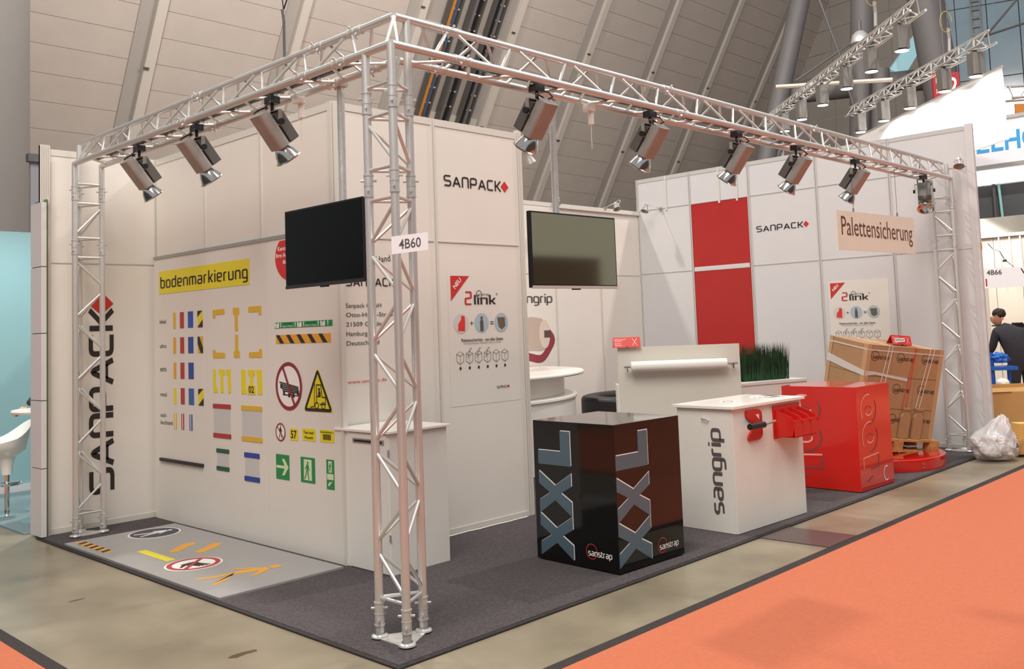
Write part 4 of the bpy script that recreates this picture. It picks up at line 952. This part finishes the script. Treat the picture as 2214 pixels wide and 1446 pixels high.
# grey tubular struts of the hall, right part
def bigtube(p, q, r, lab, m=strut):
    o = MB().tube(p, q, r, 28).build('hall_strut', m, None, True); tag(o, lab, 'strut', 'grey tubular struts of the hall'); return o
bigtube(P(1739, -40, 30), P(1640, 420, 30), .31, 'thick dark tubular strut leaning where the white roof panels end')
bigtube(P(1865, -60, 29), P(1862, 330, 29), .36, 'thick dark upright tube behind the left row of hanging spotlights')
bigtube(P(1990, -60, 27), P(2062, 330, 27), .50, 'thickest dark tube behind the ends of the hanging light trusses')
bigtube(P(1690, 205, 30.5), P(2060, 165, 28.5), .34, 'dark horizontal tube joining the hall struts')
_q = P(1870, 420, 28); _q.z = 0; bigtube(P(1905, 150, 28), _q, .25, 'dark lower strut running down behind the white banner')
for (a, b, lab) in (((1768, -10), (1820, 130), 'thin dark tie rod beside the leaning strut, steep one'), ((1720, 175), (1862, 78), 'thin dark tie rod crossing behind the hanging dome lamp'), ((1835, 195), (1870, 300), 'thin dark tie rod below the left light truss'), ((2214, -20), (2130, 80), 'thin dark tie rod in front of the blue glazing, steep one'), ((2230, 45), (2130, 78), 'thin dark tie rod in front of the blue glazing, flat one')):
    o = MB().tube(P(*a, 28.5), P(*b, 28.5), .035, 6).build('tie_rod', strut); tag(o, lab, 'tie rod')
# sloping white panels behind the struts
gp = struct('wall_gable', (0, 0, 0)); ga = mat('gable_panel', 'A19A93', .6, noise=.05, scale=1)
a, b = P(1700, 420, 48), P(2120, 420, 40); Fg = Fr(a, (b-a).xy.to_3d(), (0, 0, 1)); 
for i in range(8):
    for k in range(12): MB().fbox(Fg, i*1.6+.01, i*1.6+1.59, k*1.1-1+.01, k*1.1+.09, -.05, 0).build('gable_panel', ga, gp)
gl = mat('glazing_blue', '8FA6B4', .15, noise=.1, scale=1)
wg = struct('window_hall', (0, 0, 0)); a, b = P(2030, 500, 38), P(2300, 500, 36); Fg = Fr(a, (b-a).xy.to_3d(), (0, 0, 1))
for i in range(5):
    for k in range(5): MB().fbox(Fg, i*1.15+.02, i*1.15+1.13, k*3-3+.02, k*3-.02, -.03, 0).build('pane', gl, wg)
mb = MB()
for k in range(40): mb.fbox(Fg, 1.75, 2.05, k*.35-1, k*.35-.9, .1, .14)
mb.fbox(Fg, 1.72, 1.77, -2, 13, .08, .16); mb.fbox(Fg, 2.04, 2.09, -2, 13, .08, .16); mb.build('maintenance_ladder', tray, wg)
# teal roof light strip
a = [P(1990, 60, 29.8), P(1998, 95, 29.8), P(1955, 165, 29.8), P(1925, 150, 29.8)]
mb = MB(); mb.v = a+[p+Vector((.2, .2, 0)) for p in a]; mb.f = [[0, 1, 2, 3], [7, 6, 5, 4], [0, 4, 5, 1], [1, 5, 6, 2], [2, 6, 7, 3], [3, 7, 4, 0]]
o = mb.build('roof_light', mat('roof_light', '9AC4CC', .3, emit=.55)); tag(o, 'pale teal slanted strip of roof light between the dark tubes', 'skylight')
# dome lamp
p = P(1860, 90, 27); t = thing('dome_lamp', 'silver dome pendant lamp hanging among the dark tubes', 'lamp', p+Vector((0, 0, 3)))
MB().lathe(p, (0, 0, 1), [(.0, .32), (.12, .3), (.22, .2), (.27, .0), (.26, -.05), (.0, -.02)], 24).build('dome', alu, t, True); MB().tube(p+Vector((0, 0, .3)), p+Vector((0, 0, .62)), .07).build('socket', strut, t); MB().tube(p+Vector((0, 0, .6)), p+Vector((0, 0, 3)), .012).build('cable', strut, t)
# wire loops over the left truss
q = Vector((.122, 1.32, ZT+HT_)); t = thing('hoist_wire', 'black hoist wire with two coiled loops and chain above the left truss', 'wire', q)
dz = Vector((0, 0, 1)); sx_ = Vector((.69, -.72, 0))
MB().path([q, q+dz*.28, q+dz*.36-sx_*.01], .010, 6).build('chain', strut, t); MB().path([q+dz*.36, q+dz*1.4-sx_*.12], .004).build('wire', blk, t)
for cx, cz, rr in ((-.07, .5, .065), (.01, .555, .06)): MB().path([q+sx_*(cx+rr*math.cos(k*.4))+dz*(cz+rr*math.sin(k*.4)) for k in range(17)], .005).build('loop', blk, t)
MB().path([q+dz*.36, q+sx_*.05+dz*.5, q+sx_*.06+dz*.55], .005).build('loop_tail', blk, t)

# ================================================================ HANGING LIGHT RIGS
def rig(A, B, label, r=.022, s=.26):
    A, B = Vector(A), Vector(B); D = (B-A).normalized(); sd = D.cross(Vector((0, 0, 1))).normalized()*s/2; up = Vector((0, 0, s*.87))
    t = thing('light_truss', label, 'truss', A, group='hanging light trusses of the neighbouring stand')
    cs = [Vector((0, 0, 0))-sd, sd, up]
    for c in cs: rod('chord', A+c, B+c, r, alu, t, 10)
    n = round((B-A).length/.26)
    for i in range(3): zig(t, A+cs[i], B+cs[i], A+cs[(i+1) % 3], n, i)
    return t
R1A, R1B = P(1985, 22, 15.3), P(1650, 275, 24.5); R1B.z = R1A.z
R2A, R2B = P(2140, 92, 16.5), P(1838, 238, 22.4); R2B.z = R2A.z
rig(R1A, R1B, 'upper hanging light truss, the longer one ending over the dark tubes'); rig(R2A, R2B, 'lower hanging light truss directly above the bright white banner')
def make_box():
    t = thing('box_spotlight', 'x', 'spotlight', (0, 0, 0), group='white box spotlights on the hanging light trusses', local=True)
    MB().box((0, 0, .03), (.06, .06, .08)).build('clamp', blk, t)
    h = mat('box_lamp_white', '75736F', .5); MB().prism(FZ(0), rrect(-.13, .13, -.1, .1, .03), -.42, -.01).build('housing', h, t)
    MB().lathe((0, 0, -.42), (0, 0, -1), [(.09, 0), (.115, .02), (.118, .022)], 18).build('rim', refl, t, True)
    MB().lathe((0, 0, -.42), (0, 0, -1), [(.0, .028), (.112, .024)], 18).build('lens', mat('lens_glow', 'FFFFFF', .3, emit=9), t); return t
b0 = make_box(); nb = 0
e1 = ['at the near end', 'second from the near end', 'third from the near end', 'fourth from the near end', 'fifth from the near end', 'at the far end']
for A, B, pts, nm in ((R1A, R1B, [(1965, 16.0), (1897, 17.33), (1843, 18.6), (1788, 20), (1742, 21.4), (1705, 22.7)], 'upper'), (R2A, R2B, [(2120, 17.0), (2047, 18.1), (1968, 19.5), (1910, 20.7), (1857, 21.9)], 'lower')):
    f2 = Vector((math.cos(YAW), math.sin(YAW), 0)); dA = (A-CP).dot(f2); dB = (B-CP).dot(f2)
    for i, (u, dep) in enumerate(pts):
        p = A+(B-A)*((dep-dA)/(dB-dA)); o = b0 if nb == 0 else copy_tree(b0); nb += 1; o.location = p-Vector((0, 0, .04)); o.rotation_euler = (0, 0, .8)
        e = e1[i] if i < len(pts)-1 else 'at the far end'
        o['label'] = 'glowing white box spotlight on the %s hanging light truss, %s' % (nm, e)
        if nm == 'lower':
            l = lamp('rig_lamp', 'SPOT', p-Vector((0, 0, .60)), 1500, (1, .97, .94), spot_size=math.radians(130), spot_blend=.5, shadow_soft_size=.1); aim(l, p+Vector((.45, -.47, -1.15)))
for a, dep, lab in ((P(1892, 45, 16.2), 0, 'hoist chain with wire above the upper light truss'), (P(2052, 100, 17.2), 0, 'hoist chain with yellow tag above the lower light truss')):
    t = thing('hoist_chain', lab, 'chain', a); MB().path([a-Vector((0, 0, .1)), a+Vector((.03, 0, .15)), a+Vector((0, 0, .35))], .03, 6).build('chain', alud, t); MB().tube(a+Vector((0, 0, .3)), a+Vector((0, 0, 3.5)), .014).build('wire', strut, t)
    MB().path([a+Vector((.08*math.cos(k*.5)-.08, -.08*math.cos(k*.5), .45+.2*math.sin(k*.5))) for k in range(12)], .006).build('sling', mat('sling_yellow', 'B0A24C', .5), t)
o = MB().tube(P(1678, 188, 22), P(1930, 172, 21), .05, 10).build('rigging_bar', mat('rig_bar', 'C9BDB2', .4, .3)); tag(o, 'pale horizontal rigging tube crossing behind the upper light truss', 'bar')
# banner: fabric in the light of the lower truss
bA, bB = P(2167, 145, 17.6), P(1850, 296, 24.3); bB.z = bA.z
Dn = (bB-bA).xy.to_3d().normalized(); Ln = (bB-bA).length
t = thing('white_banner', 'brightly lit white fabric banner hanging below the lower light truss', 'banner', bA-Vector((0, 0, 1.5)))
mb = MB(); NX = 60; fab = mat('fabric_white', 'F4F2F2', .8); sd = Dn.cross(Vector((0, 0, 1)))
for k in range(NX+1):
    p = bA+Dn*(Ln*k/NX)+sd*(.006*math.sin(k*.4)); mb.v += [p, p-Vector((0, 0, 1.36))]
for k in range(NX): mb.f.append([2*k, 2*k+1, 2*k+3, 2*k+2])
mb.build('fabric', fab, t, True); MB().tube(bA-Vector((0, 0, 1.37)), bA-Vector((0, 0, 1.37))+Dn*Ln, .035).build('bottom_tube', alu, t); MB().tube(bA+Vector((0, 0, .02)), bA+Dn*Ln+Vector((0, 0, .02)), .02).build('top_tube', alu, t)
# ================================================================ RIGHT BACKGROUND
def quadbox(name, uvs, dep, m, th=.1, parent=None):
    a, b = P(*uvs[0], dep), P(*uvs[1], dep+uvs[4] if len(uvs) > 4 else dep); zt = a.z; zb = P(*uvs[3], dep).z
    F = Fr((a.x, a.y, 0), (b-a).xy.to_3d(), (0, 0, 1)); L = (b-a).xy.length
    return F, L, zb, zt
F = FX(20.0)
t = thing('fascia_sign', 'white fascia with blue capital letters behind the right wall end', 'sign', (20, 2.8, 3.8))
MB().fbox(F, -3.8, -1.2, 5.12, 6.14, -.2, 0).build('sign_face', mat('sign_white', 'E4E2E8', .4, emit=.12), t)
MB().fbox(F, -3.8, -1.2, 5.02, 5.12, -.2, .04).build('bottom_rail', profg, t); MB().fbox(F, -3.8, -1.2, 6.14, 6.22, -.2, .04).build('top_rail', profg, t)  # grey rails below and above the sign face
for ch, a, b in (('L', 3.25, 2.97), ('L', 2.92, 2.66), ('H', 2.62, 2.29), ('O', 2.25, 1.92)): text(F, ch, -a, -b, 5.42, 5.86, signb, t, .01, bold=.02)
MB().fbox(F, -3.8, -1.2, 4.66, 5.0, -.1, .05).build('light_box', mat('light_box', 'FFFFFF', .4, emit=1.0), t)
MB().fbox(F, -3.8, -1.2, 3.72, 4.65, -.3, -.15).build('dark_panel', mat('dark_panel', '5A5A5E', .6), t)
MB().tube(F.p(-2.8, 3.72, -.05), F.p(-2.84, 4.66, -.05), .03).build('teal_tube', mat('teal_tube', '8FC8C0', .4, emit=.2), t); MB().tube(F.p(-2.95, 3.72, -.05), F.p(-2.95, 4.66, -.05), .04).build('post', strut, t)
# upper truss and orange sign fragments above it
rig(P(2180, 215, 22), P(2400, 200, 22), 'grey truss seen behind the banner at the right edge of the picture', .03, .35)
b2 = P(2195, 255, 21.5); o = MB().fbox(Fr(b2, (.69, -.72, 0), (0, 0, 1)), 0, .5, 0, .32, 0, .05).build('orange_sign', mat('sign_orange', 'C07A3A', .5)); tag(o, 'orange letter sign fragment above the white fascia at the right edge', 'sign')
q = P(2027, 205, 22.5); F = Fr(q, (.69, -.72, 0), (0, 0, 1)); t = thing('hall_sign', 'red hanging hall sign reading Halle Hall 2 behind the banner', 'sign', q)
MB().tube(F.p(.24, .55, -.05), F.p(.24, 7, -.05), .02).build('hanger', strut, t); MB().fbox(F, -.08, .56, -.1, .55, -.1, 0).build('board', mat('hall_sign_red', 'A83038', .5), t); text(F, 'Halle', -.02, .28, .28, .42, wprint, t, .01); text(F, 'Hall', -.02, .24, .02, .14, wprint, t, .01); text(F, '2', .32, .5, .05, .42, wprint, t, .01, bold=.03)
# neighbour booth 4B66
wn = struct('wall_neighbour', (17, 2, 0)); cr_ = mat('booth_cream', 'A89F92', .6); F = FX(17.0)
for k in range(6): MB().fbox(F, -3.6+k*.5, -3.11+k*.5, 0, 3.2, -.05, 0).build('panel', cr_, wn)
MB().fbox(F, -3.6, -.6, 3.2, 3.26, -.03, .05).build('rail', prof, wn)
MB().bx((18.6, -1, 0), (18.7, 4.5, 3.75)).build('rear_panel', mat('booth_grey', 'A5A299', .6), wn)
for u in (-2.0, -1.8, -1.6): MB().fbox(F, u, u+.025, 2.3, 3.22, .0, .04).build('post', prof, wn)
F2 = FX(14.8)
t = thing('fascia_board', 'white fascia board reading 4B66 over the neighbouring booth', 'sign', (14.8, 1, 2.1))
MB().fbox(F2, -1.62, -.3, 2.13, 2.48, -.03, 0).build('board', mat('paper', 'F0F0F6', .6), t); text(F2, '4B66', -1.57, -1.315, 2.363, 2.455, inkg, t, .003, bold=.02); text(F2, 'V', -1.0, -.9, 2.35, 2.45, ink, t, .003, bold=.02)
MB().fbox(F2, -1.60, -1.575, 2.16, 2.30, 0, .004).build('red_mark', red, t)
MB().path([Vector((14.9, 1.55, 2.95)), Vector((14.9, 1.47, 2.84)), Vector((14.9, 1.36, 2.79)), Vector((14.9, 1.28, 2.63)), Vector((14.9, 1.14, 2.49))], .007).build('cable', blk, t); MB().lathe((14.9, 1.28, 2.59), (0, 0, 1), [(0, .06), (.03, .04), (.04, 0), (0, 0)], 10).build('lamp', blk, t)
for y in (1.6, .36): MB().bx((14.78, y-.03, 0), (14.82, y+.03, 2.13)).build('post', prof, t)
# person bending over: one skinned body
def skinbody(name, nodes, edges, m, parent, root=0, sub=2):
    me = bpy.data.meshes.new(name); me.from_pydata([tuple(Vector(n[:3])-org(parent)) for n in nodes], edges, []); me.materials.append(m)
    o = bpy.data.objects.new(name, me); COL.objects.link(o); o.parent = parent
    md = o.modifiers.new('skin', 'SKIN'); md.use_smooth_shade = True; sv = me.skin_vertices[0].data
    for i, n in enumerate(nodes):
        rr = n[3] if isinstance(n[3], tuple) else (n[3], n[3]); sv[i].radius = rr; sv[i].use_root = (i == root)
    s_ = o.modifiers.new('subsurf', 'SUBSURF'); s_.levels = sub; s_.render_levels = sub; return o
SCP = Matrix(((.69, -.72, 0), (.72, .69, 0), (0, 0, 1))).transposed()
pp = P(2192, 700, 14.0); pp.z = 0; f3 = Vector((.72, .69, 0)); r3 = Vector((.69, -.72, 0))
def pt(x, y, z): return pp+r3*x+f3*y+Vector((0, 0, z))   # x to the picture's right, y away
t = thing('person', 'man in a dark suit bending forward in the booth at the right edge', 'person', pp)
N = [(*pt(.06, 0, .95), .15), (*pt(.0, .02, 1.15), .15), (*pt(-.08, .06, 1.38), .19), (*pt(-.15, .1, 1.5), .075), (*pt(-.25, .05, 1.4), .075), (*pt(-.3, .1, 1.15), .055), (*pt(-.38, .25, 1.0), .04),
     (*pt(.12, .06, 1.4), .075), (*pt(.22, .12, 1.15), .055), (*pt(.1, .3, 1.0), .04), (*pt(-.03, .0, .88), .1), (*pt(-.06, .0, .5), .075), (*pt(-.04, .03, .1), .05), (*pt(.16, .0, .88), .1), (*pt(.2, .08, .5), .075), (*pt(.22, .16, .1), .05)]
skinbody('body', N, [(0, 1), (1, 2), (2, 3), (2, 4), (4, 5), (5, 6), (2, 7), (7, 8), (8, 9), (0, 10), (10, 11), (11, 12), (0, 13), (13, 14), (14, 15)], suit, t)
h = pt(-.17, .12, 1.60)
skinbody('head', [(*(h+Vector((0, 0, -.12))), .05), (*h, .078), (*(h+r3*-.03+Vector((0, 0, .06))), .082), (*(h+r3*-.1+Vector((0, 0, .0))), .03)], [(0, 1), (1, 2), (1, 3)], skin, t)
blob('hair', h+r3*.02+Vector((0, 0, .075)), (.092, .092, .08), hair, t, .08, 2, False)
for s_ in (-1,): MB().lathe(h+r3*.02-f3*.085, (-f3), [(.012, 0), (.022, .008), (.0, .012)], 8).build('ear', skin, t)
for i, (x, y) in enumerate(((-.4, .28), (.07, .34))):
    c = pt(x, y, .96)
    hN = [(*c, .035), (*(c+Vector((0, 0, -.07))), .032)]; hE = [(0, 1)]
    for k in range(5): hN.append((*(c+r3*((k-2)*.02)+Vector((0, 0, -.1-.01*(2-abs(k-2))))), .009)); hN.append((*(c+r3*((k-2)*.024)+f3*.01+Vector((0, 0, -.14-.012*(2-abs(k-2))))), .008)); hE += [(1, 2+2*k), (2+2*k, 3+2*k)]
    skinbody('hand', hN, hE, skin, t, 0, 1)
for x, y in ((-.04, .03), (.22, .16)): MB().box(pt(x, y+.05, .04), (.1, .26, .08), SCP).build('shoe', blk, t, bevel=.02)
# blue cart, camera, carton and pallet
c = P(2163, 800, 13.7); t = thing('blue_cart', 'blue metal trolley in front of the bending man', 'cart', (c.x, c.y, 0)); c = Vector((c.x, c.y, 0)); zc = lambda v: P(2163, v, 13.7).z
mb = MB(); mb.tube(c-r3*.1+Vector((0, 0, .1)), c-r3*.12+Vector((0, 0, zc(762))), .03); mb.tube(c+r3*.12+Vector((0, 0, .1)), c+r3*.12+Vector((0, 0, zc(790))), .025); mb.build('frame', blue, t)
MB().box(c+Vector((0, 0, zc(838))), (.35, .4, .05), SCP).build('lower_deck', blue, t); MB().box(c+Vector((0, 0, zc(795))), (.32, .4, .05), SCP).build('upper_deck', blue, t); blob('cloth', c+Vector((0, 0, zc(775))), (.14, .12, .08), blue, t, .4, 4, False)
for x in (-.15, .15): MB().tube(c+r3*x+f3*.02+Vector((0, 0, .05)), c+r3*x-f3*.02+Vector((0, 0, .05)), .05, 14).build('wheel', blk, t, True)
o = blob('white_helmet', P(2168, 828, 13.4), (.09, .09, .07), gloss, None, .03, 2, False); tag(o, 'small round white cap on the lower deck of the blue trolley', 'cap')
p = P(2200, 704, 14.6); t = thing('camera_box', 'small black device mounted on the booth wall behind the man', 'device', p); MB().box(p, (.14, .1, .1), SCP).build('housing', blk, t, bevel=.01); MB().box(p+r3*.1, (.1, .08, .06), SCP).build('lens_hood', blk, t)
MB().tube(p+f3*.05, p+f3*.8, .012).build('bracket', blk, t)
q = P(2152, 925, 12.6); q.z = 0; w_ = mat('carton_light', 'C99A60', .7, noise=.06, scale=6)
t = thing('large_carton', 'large open brown carton on a pallet right of the wall end', 'carton', q+r3*.4+Vector((0, 0, .13)))
Fc = Fr(q, r3, (0, 0, 1)); zt = P(2152, 848, 12.6).z
MB().fbox(Fc, -.1, .9, .14, zt, -.7, 0).build('box', w_, t); MB().fbox(Fc, -.11, .25, zt, zt+.005, -.3, .02).build('flap', w_, t); MB().fbox(Fc, -.11, .9, zt, zt+.05, -.72, -.68).build('flap', w_, t)
o = thing('wooden_pallet', 'wooden pallet under the large open carton at the right edge', 'pallet', q+r3*.4); 
for v in (-.7, -.4, -.1): MB().fbox(Fc, -.1, .95, .01, .03, v, v+.1).build('runner', wood, o)
for u in (0, .4, .8): MB().fbox(Fc, u, u+.12, .03, .11, -.7, 0).build('block', wood, o)
for v in (-.7, -.5, -.3, -.12): MB().fbox(Fc, -.1, .95, .11, .135, v, v+.12).build('deck_board', wood, o)
q2 = P(2195, 925, 11.3); o = MB().fbox(Fr((q2.x, q2.y, 0), r3, (0, 0, 1)), 0, .6, .2, .38, -.1, .1).build('small_carton', mat('carton_yellow', 'D6A95E', .7)); tag(o, 'small yellowish carton in front of the large one at the right edge', 'carton')
o = thing('wooden_pallet', 'low wooden pallet under the small yellowish carton at the right edge', 'pallet', (q2.x, q2.y, 0)); Fq = Fr((q2.x, q2.y, 0), r3, (0, 0, 1))
for v in (-.15, .05): MB().fbox(Fq, -.08, .7, .165, .198, v, v+.1).build('deck_board', wood, o)
for u in (-.05, .3, .6): MB().fbox(Fq, u, u+.1, .03, .165, -.15, .15).build('block', wood, o)
MB().fbox(Fq, -.08, .7, .01, .03, -.1, .1).build('runner', wood, o)

# ================================================================ LEFT NEIGHBOUR
t = struct('pillar_left', (-.2, 5.05, 0))
for k in range(5):
    z0_, z1_ = k*.61+.02, min(3.05, (k+1)*.61+.012); MB().bx((-.216, 4.92, z0_), (-.17, 5.19, z1_)).build('tile', whitec, t)
MB().bx((-.205, 4.925, .02), (-.175, 5.18, 3.04)).build('core', tgrn, t)
MB().bx((-.172, 4.94, 0), (-.150, 5.2, 3.08)).build('glass_edge', mat('edge_green', '5F7040', .3), t); MB().bx((-.15, 4.97, 0), (-.13, 5.2, 3.1)).build('profile', prof, t)
wl = struct('wall_neighbour_left', (0, 0, 0)); MB().bx((-1.3, 8.1, .0), (2.2, 8.15, 3.12)).build('teal_lit_panel', teal, wl); MB().bx((-1.3, 8.06, 0), (2.2, 8.1, .09)).build('skirting', whitec, wl); MB().bx((2.15, 5.1, 0), (2.2, 8.1, 3.12)).build('teal_lit_panel', teal, wl)
MB().bx((.84, 8.4, 0), (3.4, 8.45, 4.05)).build('grey_panel', mat('grey_panel', '8C8C90', .6), wl); MB().bx((.8, 8.35, 4.05), (3.4, 8.45, 4.15)).build('cap_rail', strut, wl)
o = MB().bx((-.235, 5.3, 0), (2.145, 8.055, .012)).build('neighbour_carpet', tealf); tag(o, 'bluish carpet of the neighbouring booth behind the white tiled pillar', 'carpet')
o = MB().tube((.95, 12.9, 0), (.95, 12.9, 16), 1.3, 48).build('hall_column', mat('column_grey', '7E7A76', .6, noise=.05, scale=.6), None, True); tag(o, 'massive grey hall column rising behind the left booth', 'column')
a = lamp('booth_lamp', 'AREA', (.3, 6.9, 3.0), 22, (.75, .95, 1), size=1.2); aim(a, (.2, 7.4, 0))
# bar stool
q = Vector((.02, 6.6, .012)); t = thing('bar_stool', 'white moulded bar stool with a chrome foot, left of the tiled pillar', 'stool', q)
MB().lathe(q, (0, 0, 1), [(0, .02), (.08, .02), (.2, .012), (.215, .004), (.215, 0), (0, 0)], 28).build('foot_plate', chrome, t, True)
MB().tube(q+Vector((0, 0, .02)), q+Vector((0, 0, .56)), .025, 12).build('column', chrome, t, True)
MB().path([q+Vector((.14*math.cos(k*.52), .14*math.sin(k*.52), .3)) for k in range(13)], .01).path([q+Vector((0, 0, .3)), q+Vector((.14, 0, .3))], .01).build('foot_ring', chrome, t, True)
mb = MB(); mb.lathe(q, (0, 0, 1), [(.05, .4), (.06, .5), (.08, .58), (.17, .64), (.22, .71), (.235, .77), (.22, .765), (.15, .68), (0, .645)], 28)
for i, v in enumerate(mb.v):
    dv = v-q
    if dv.z > .66: v.z += .16*max(0, dv.x/.22)**1.5-.05*max(0, -dv.x/.22)
mb.build('seat_shell', gloss, t, True)
q = Vector((.17, 5.95, 0)); t = thing('bar_table', 'round white bar table partly hidden by the tiled pillar', 'table', q)
MB().lathe(q, (0, 0, 1), [(0, 1.1), (.3, 1.1), (.31, 1.085), (.3, 1.065), (0, 1.06)], 32).build('table_top', gloss, t, True); MB().tube(q+Vector((0, 0, .02)), q+Vector((0, 0, 1.06)), .03, 12).build('column', chrome, t, True); MB().lathe(q, (0, 0, 1), [(0, .03), (.22, .015), (.23, 0)], 24).build('foot_plate', chrome, t, True)
# person mostly hidden behind the pillar: forearm and hand show
t = thing('person', 'person in dark clothes leaning on the bar table, only arm and hand visible', 'person', (.7, 6.4, 0)); o_ = Vector((.58, 6.42, 0))
def q_(x, y, z): return o_+Vector((x, y, z))
N = [(*q_(0, 0, .95), .14), (*q_(0, 0, 1.2), .14), (*q_(0, 0, 1.42), .16), (*q_(0, 0, 1.55), .06), (*q_(-.18, -.02, 1.43), .06), (*q_(-.32, -.1, 1.26), .05), (*q_(-.47, -.16, 1.13), .036), (*q_(.2, 0, 1.42), .06), (*q_(.25, -.05, 1.15), .05), (*q_(.2, -.2, 1.0), .035), (*q_(-.09, 0, .88), .1), (*q_(-.1, 0, .48), .07), (*q_(-.1, 0, .08), .045), (*q_(.09, 0, .88), .1), (*q_(.1, 0, .48), .07), (*q_(.1, 0, .08), .045)]
skinbody('body', N, [(0, 1), (1, 2), (2, 3), (2, 4), (4, 5), (5, 6), (2, 7), (7, 8), (8, 9), (0, 10), (10, 11), (11, 12), (0, 13), (13, 14), (14, 15)], suit, t)
h = q_(0, -.02, 1.68); skinbody('head', [(*(h-Vector((0, 0, .13))), .05), (*h, .078), (*(h+Vector((0, 0, .07))), .08), (*(h+Vector((0, -.09, 0))), .022)], [(0, 1), (1, 2), (1, 3)], skin, t); blob('hair', h+Vector((0, .02, .08)), (.1, .105, .09), hair, t, .1, 2, False)
c = q_(-.49, -.17, 1.115); u_ = Vector((-.85, -.3, -.45)).normalized(); s2 = Vector((-.3, .9, .1)).normalized()
hN = [(*c, .028), (*(c+u_*.07), .034)]; hE = [(0, 1)]
for k in range(4): hN += [(*(c+u_*.11+s2*((k-1.5)*.02)), .010), (*(c+u_*(.15-.006*abs(k-1))+s2*((k-1.5)*.021)+Vector((0, 0, -.02))), .0085)]; hE += [(1, 2+2*k), (2+2*k, 3+2*k)]
hN += [(*(c+u_*.06-s2*.04), .011), (*(c+u_*.1-s2*.055), .009)]; hE += [(0, 10), (10, 11)]
skinbody('hand', hN, hE, skin, t, 0, 1)
for x in (-.1, .1): MB().box(q_(x, -.06, .05), (.1, .27, .08)).build('shoe', blk, t, bevel=.02)
# row of dark stands on the far side of the aisles (seen only as reflections)
ws = struct('wall_opposite', (0, 0, 0)); dk = mat('opposite_dark', '3A3535', .8)
MB().bx((-6, -9.6, 0), (14, -9.5, 3.3)).build('panel', dk, ws); MB().bx((-9.6, -6, 0), (-9.5, 14, 3.3)).build('panel', dk, ws)
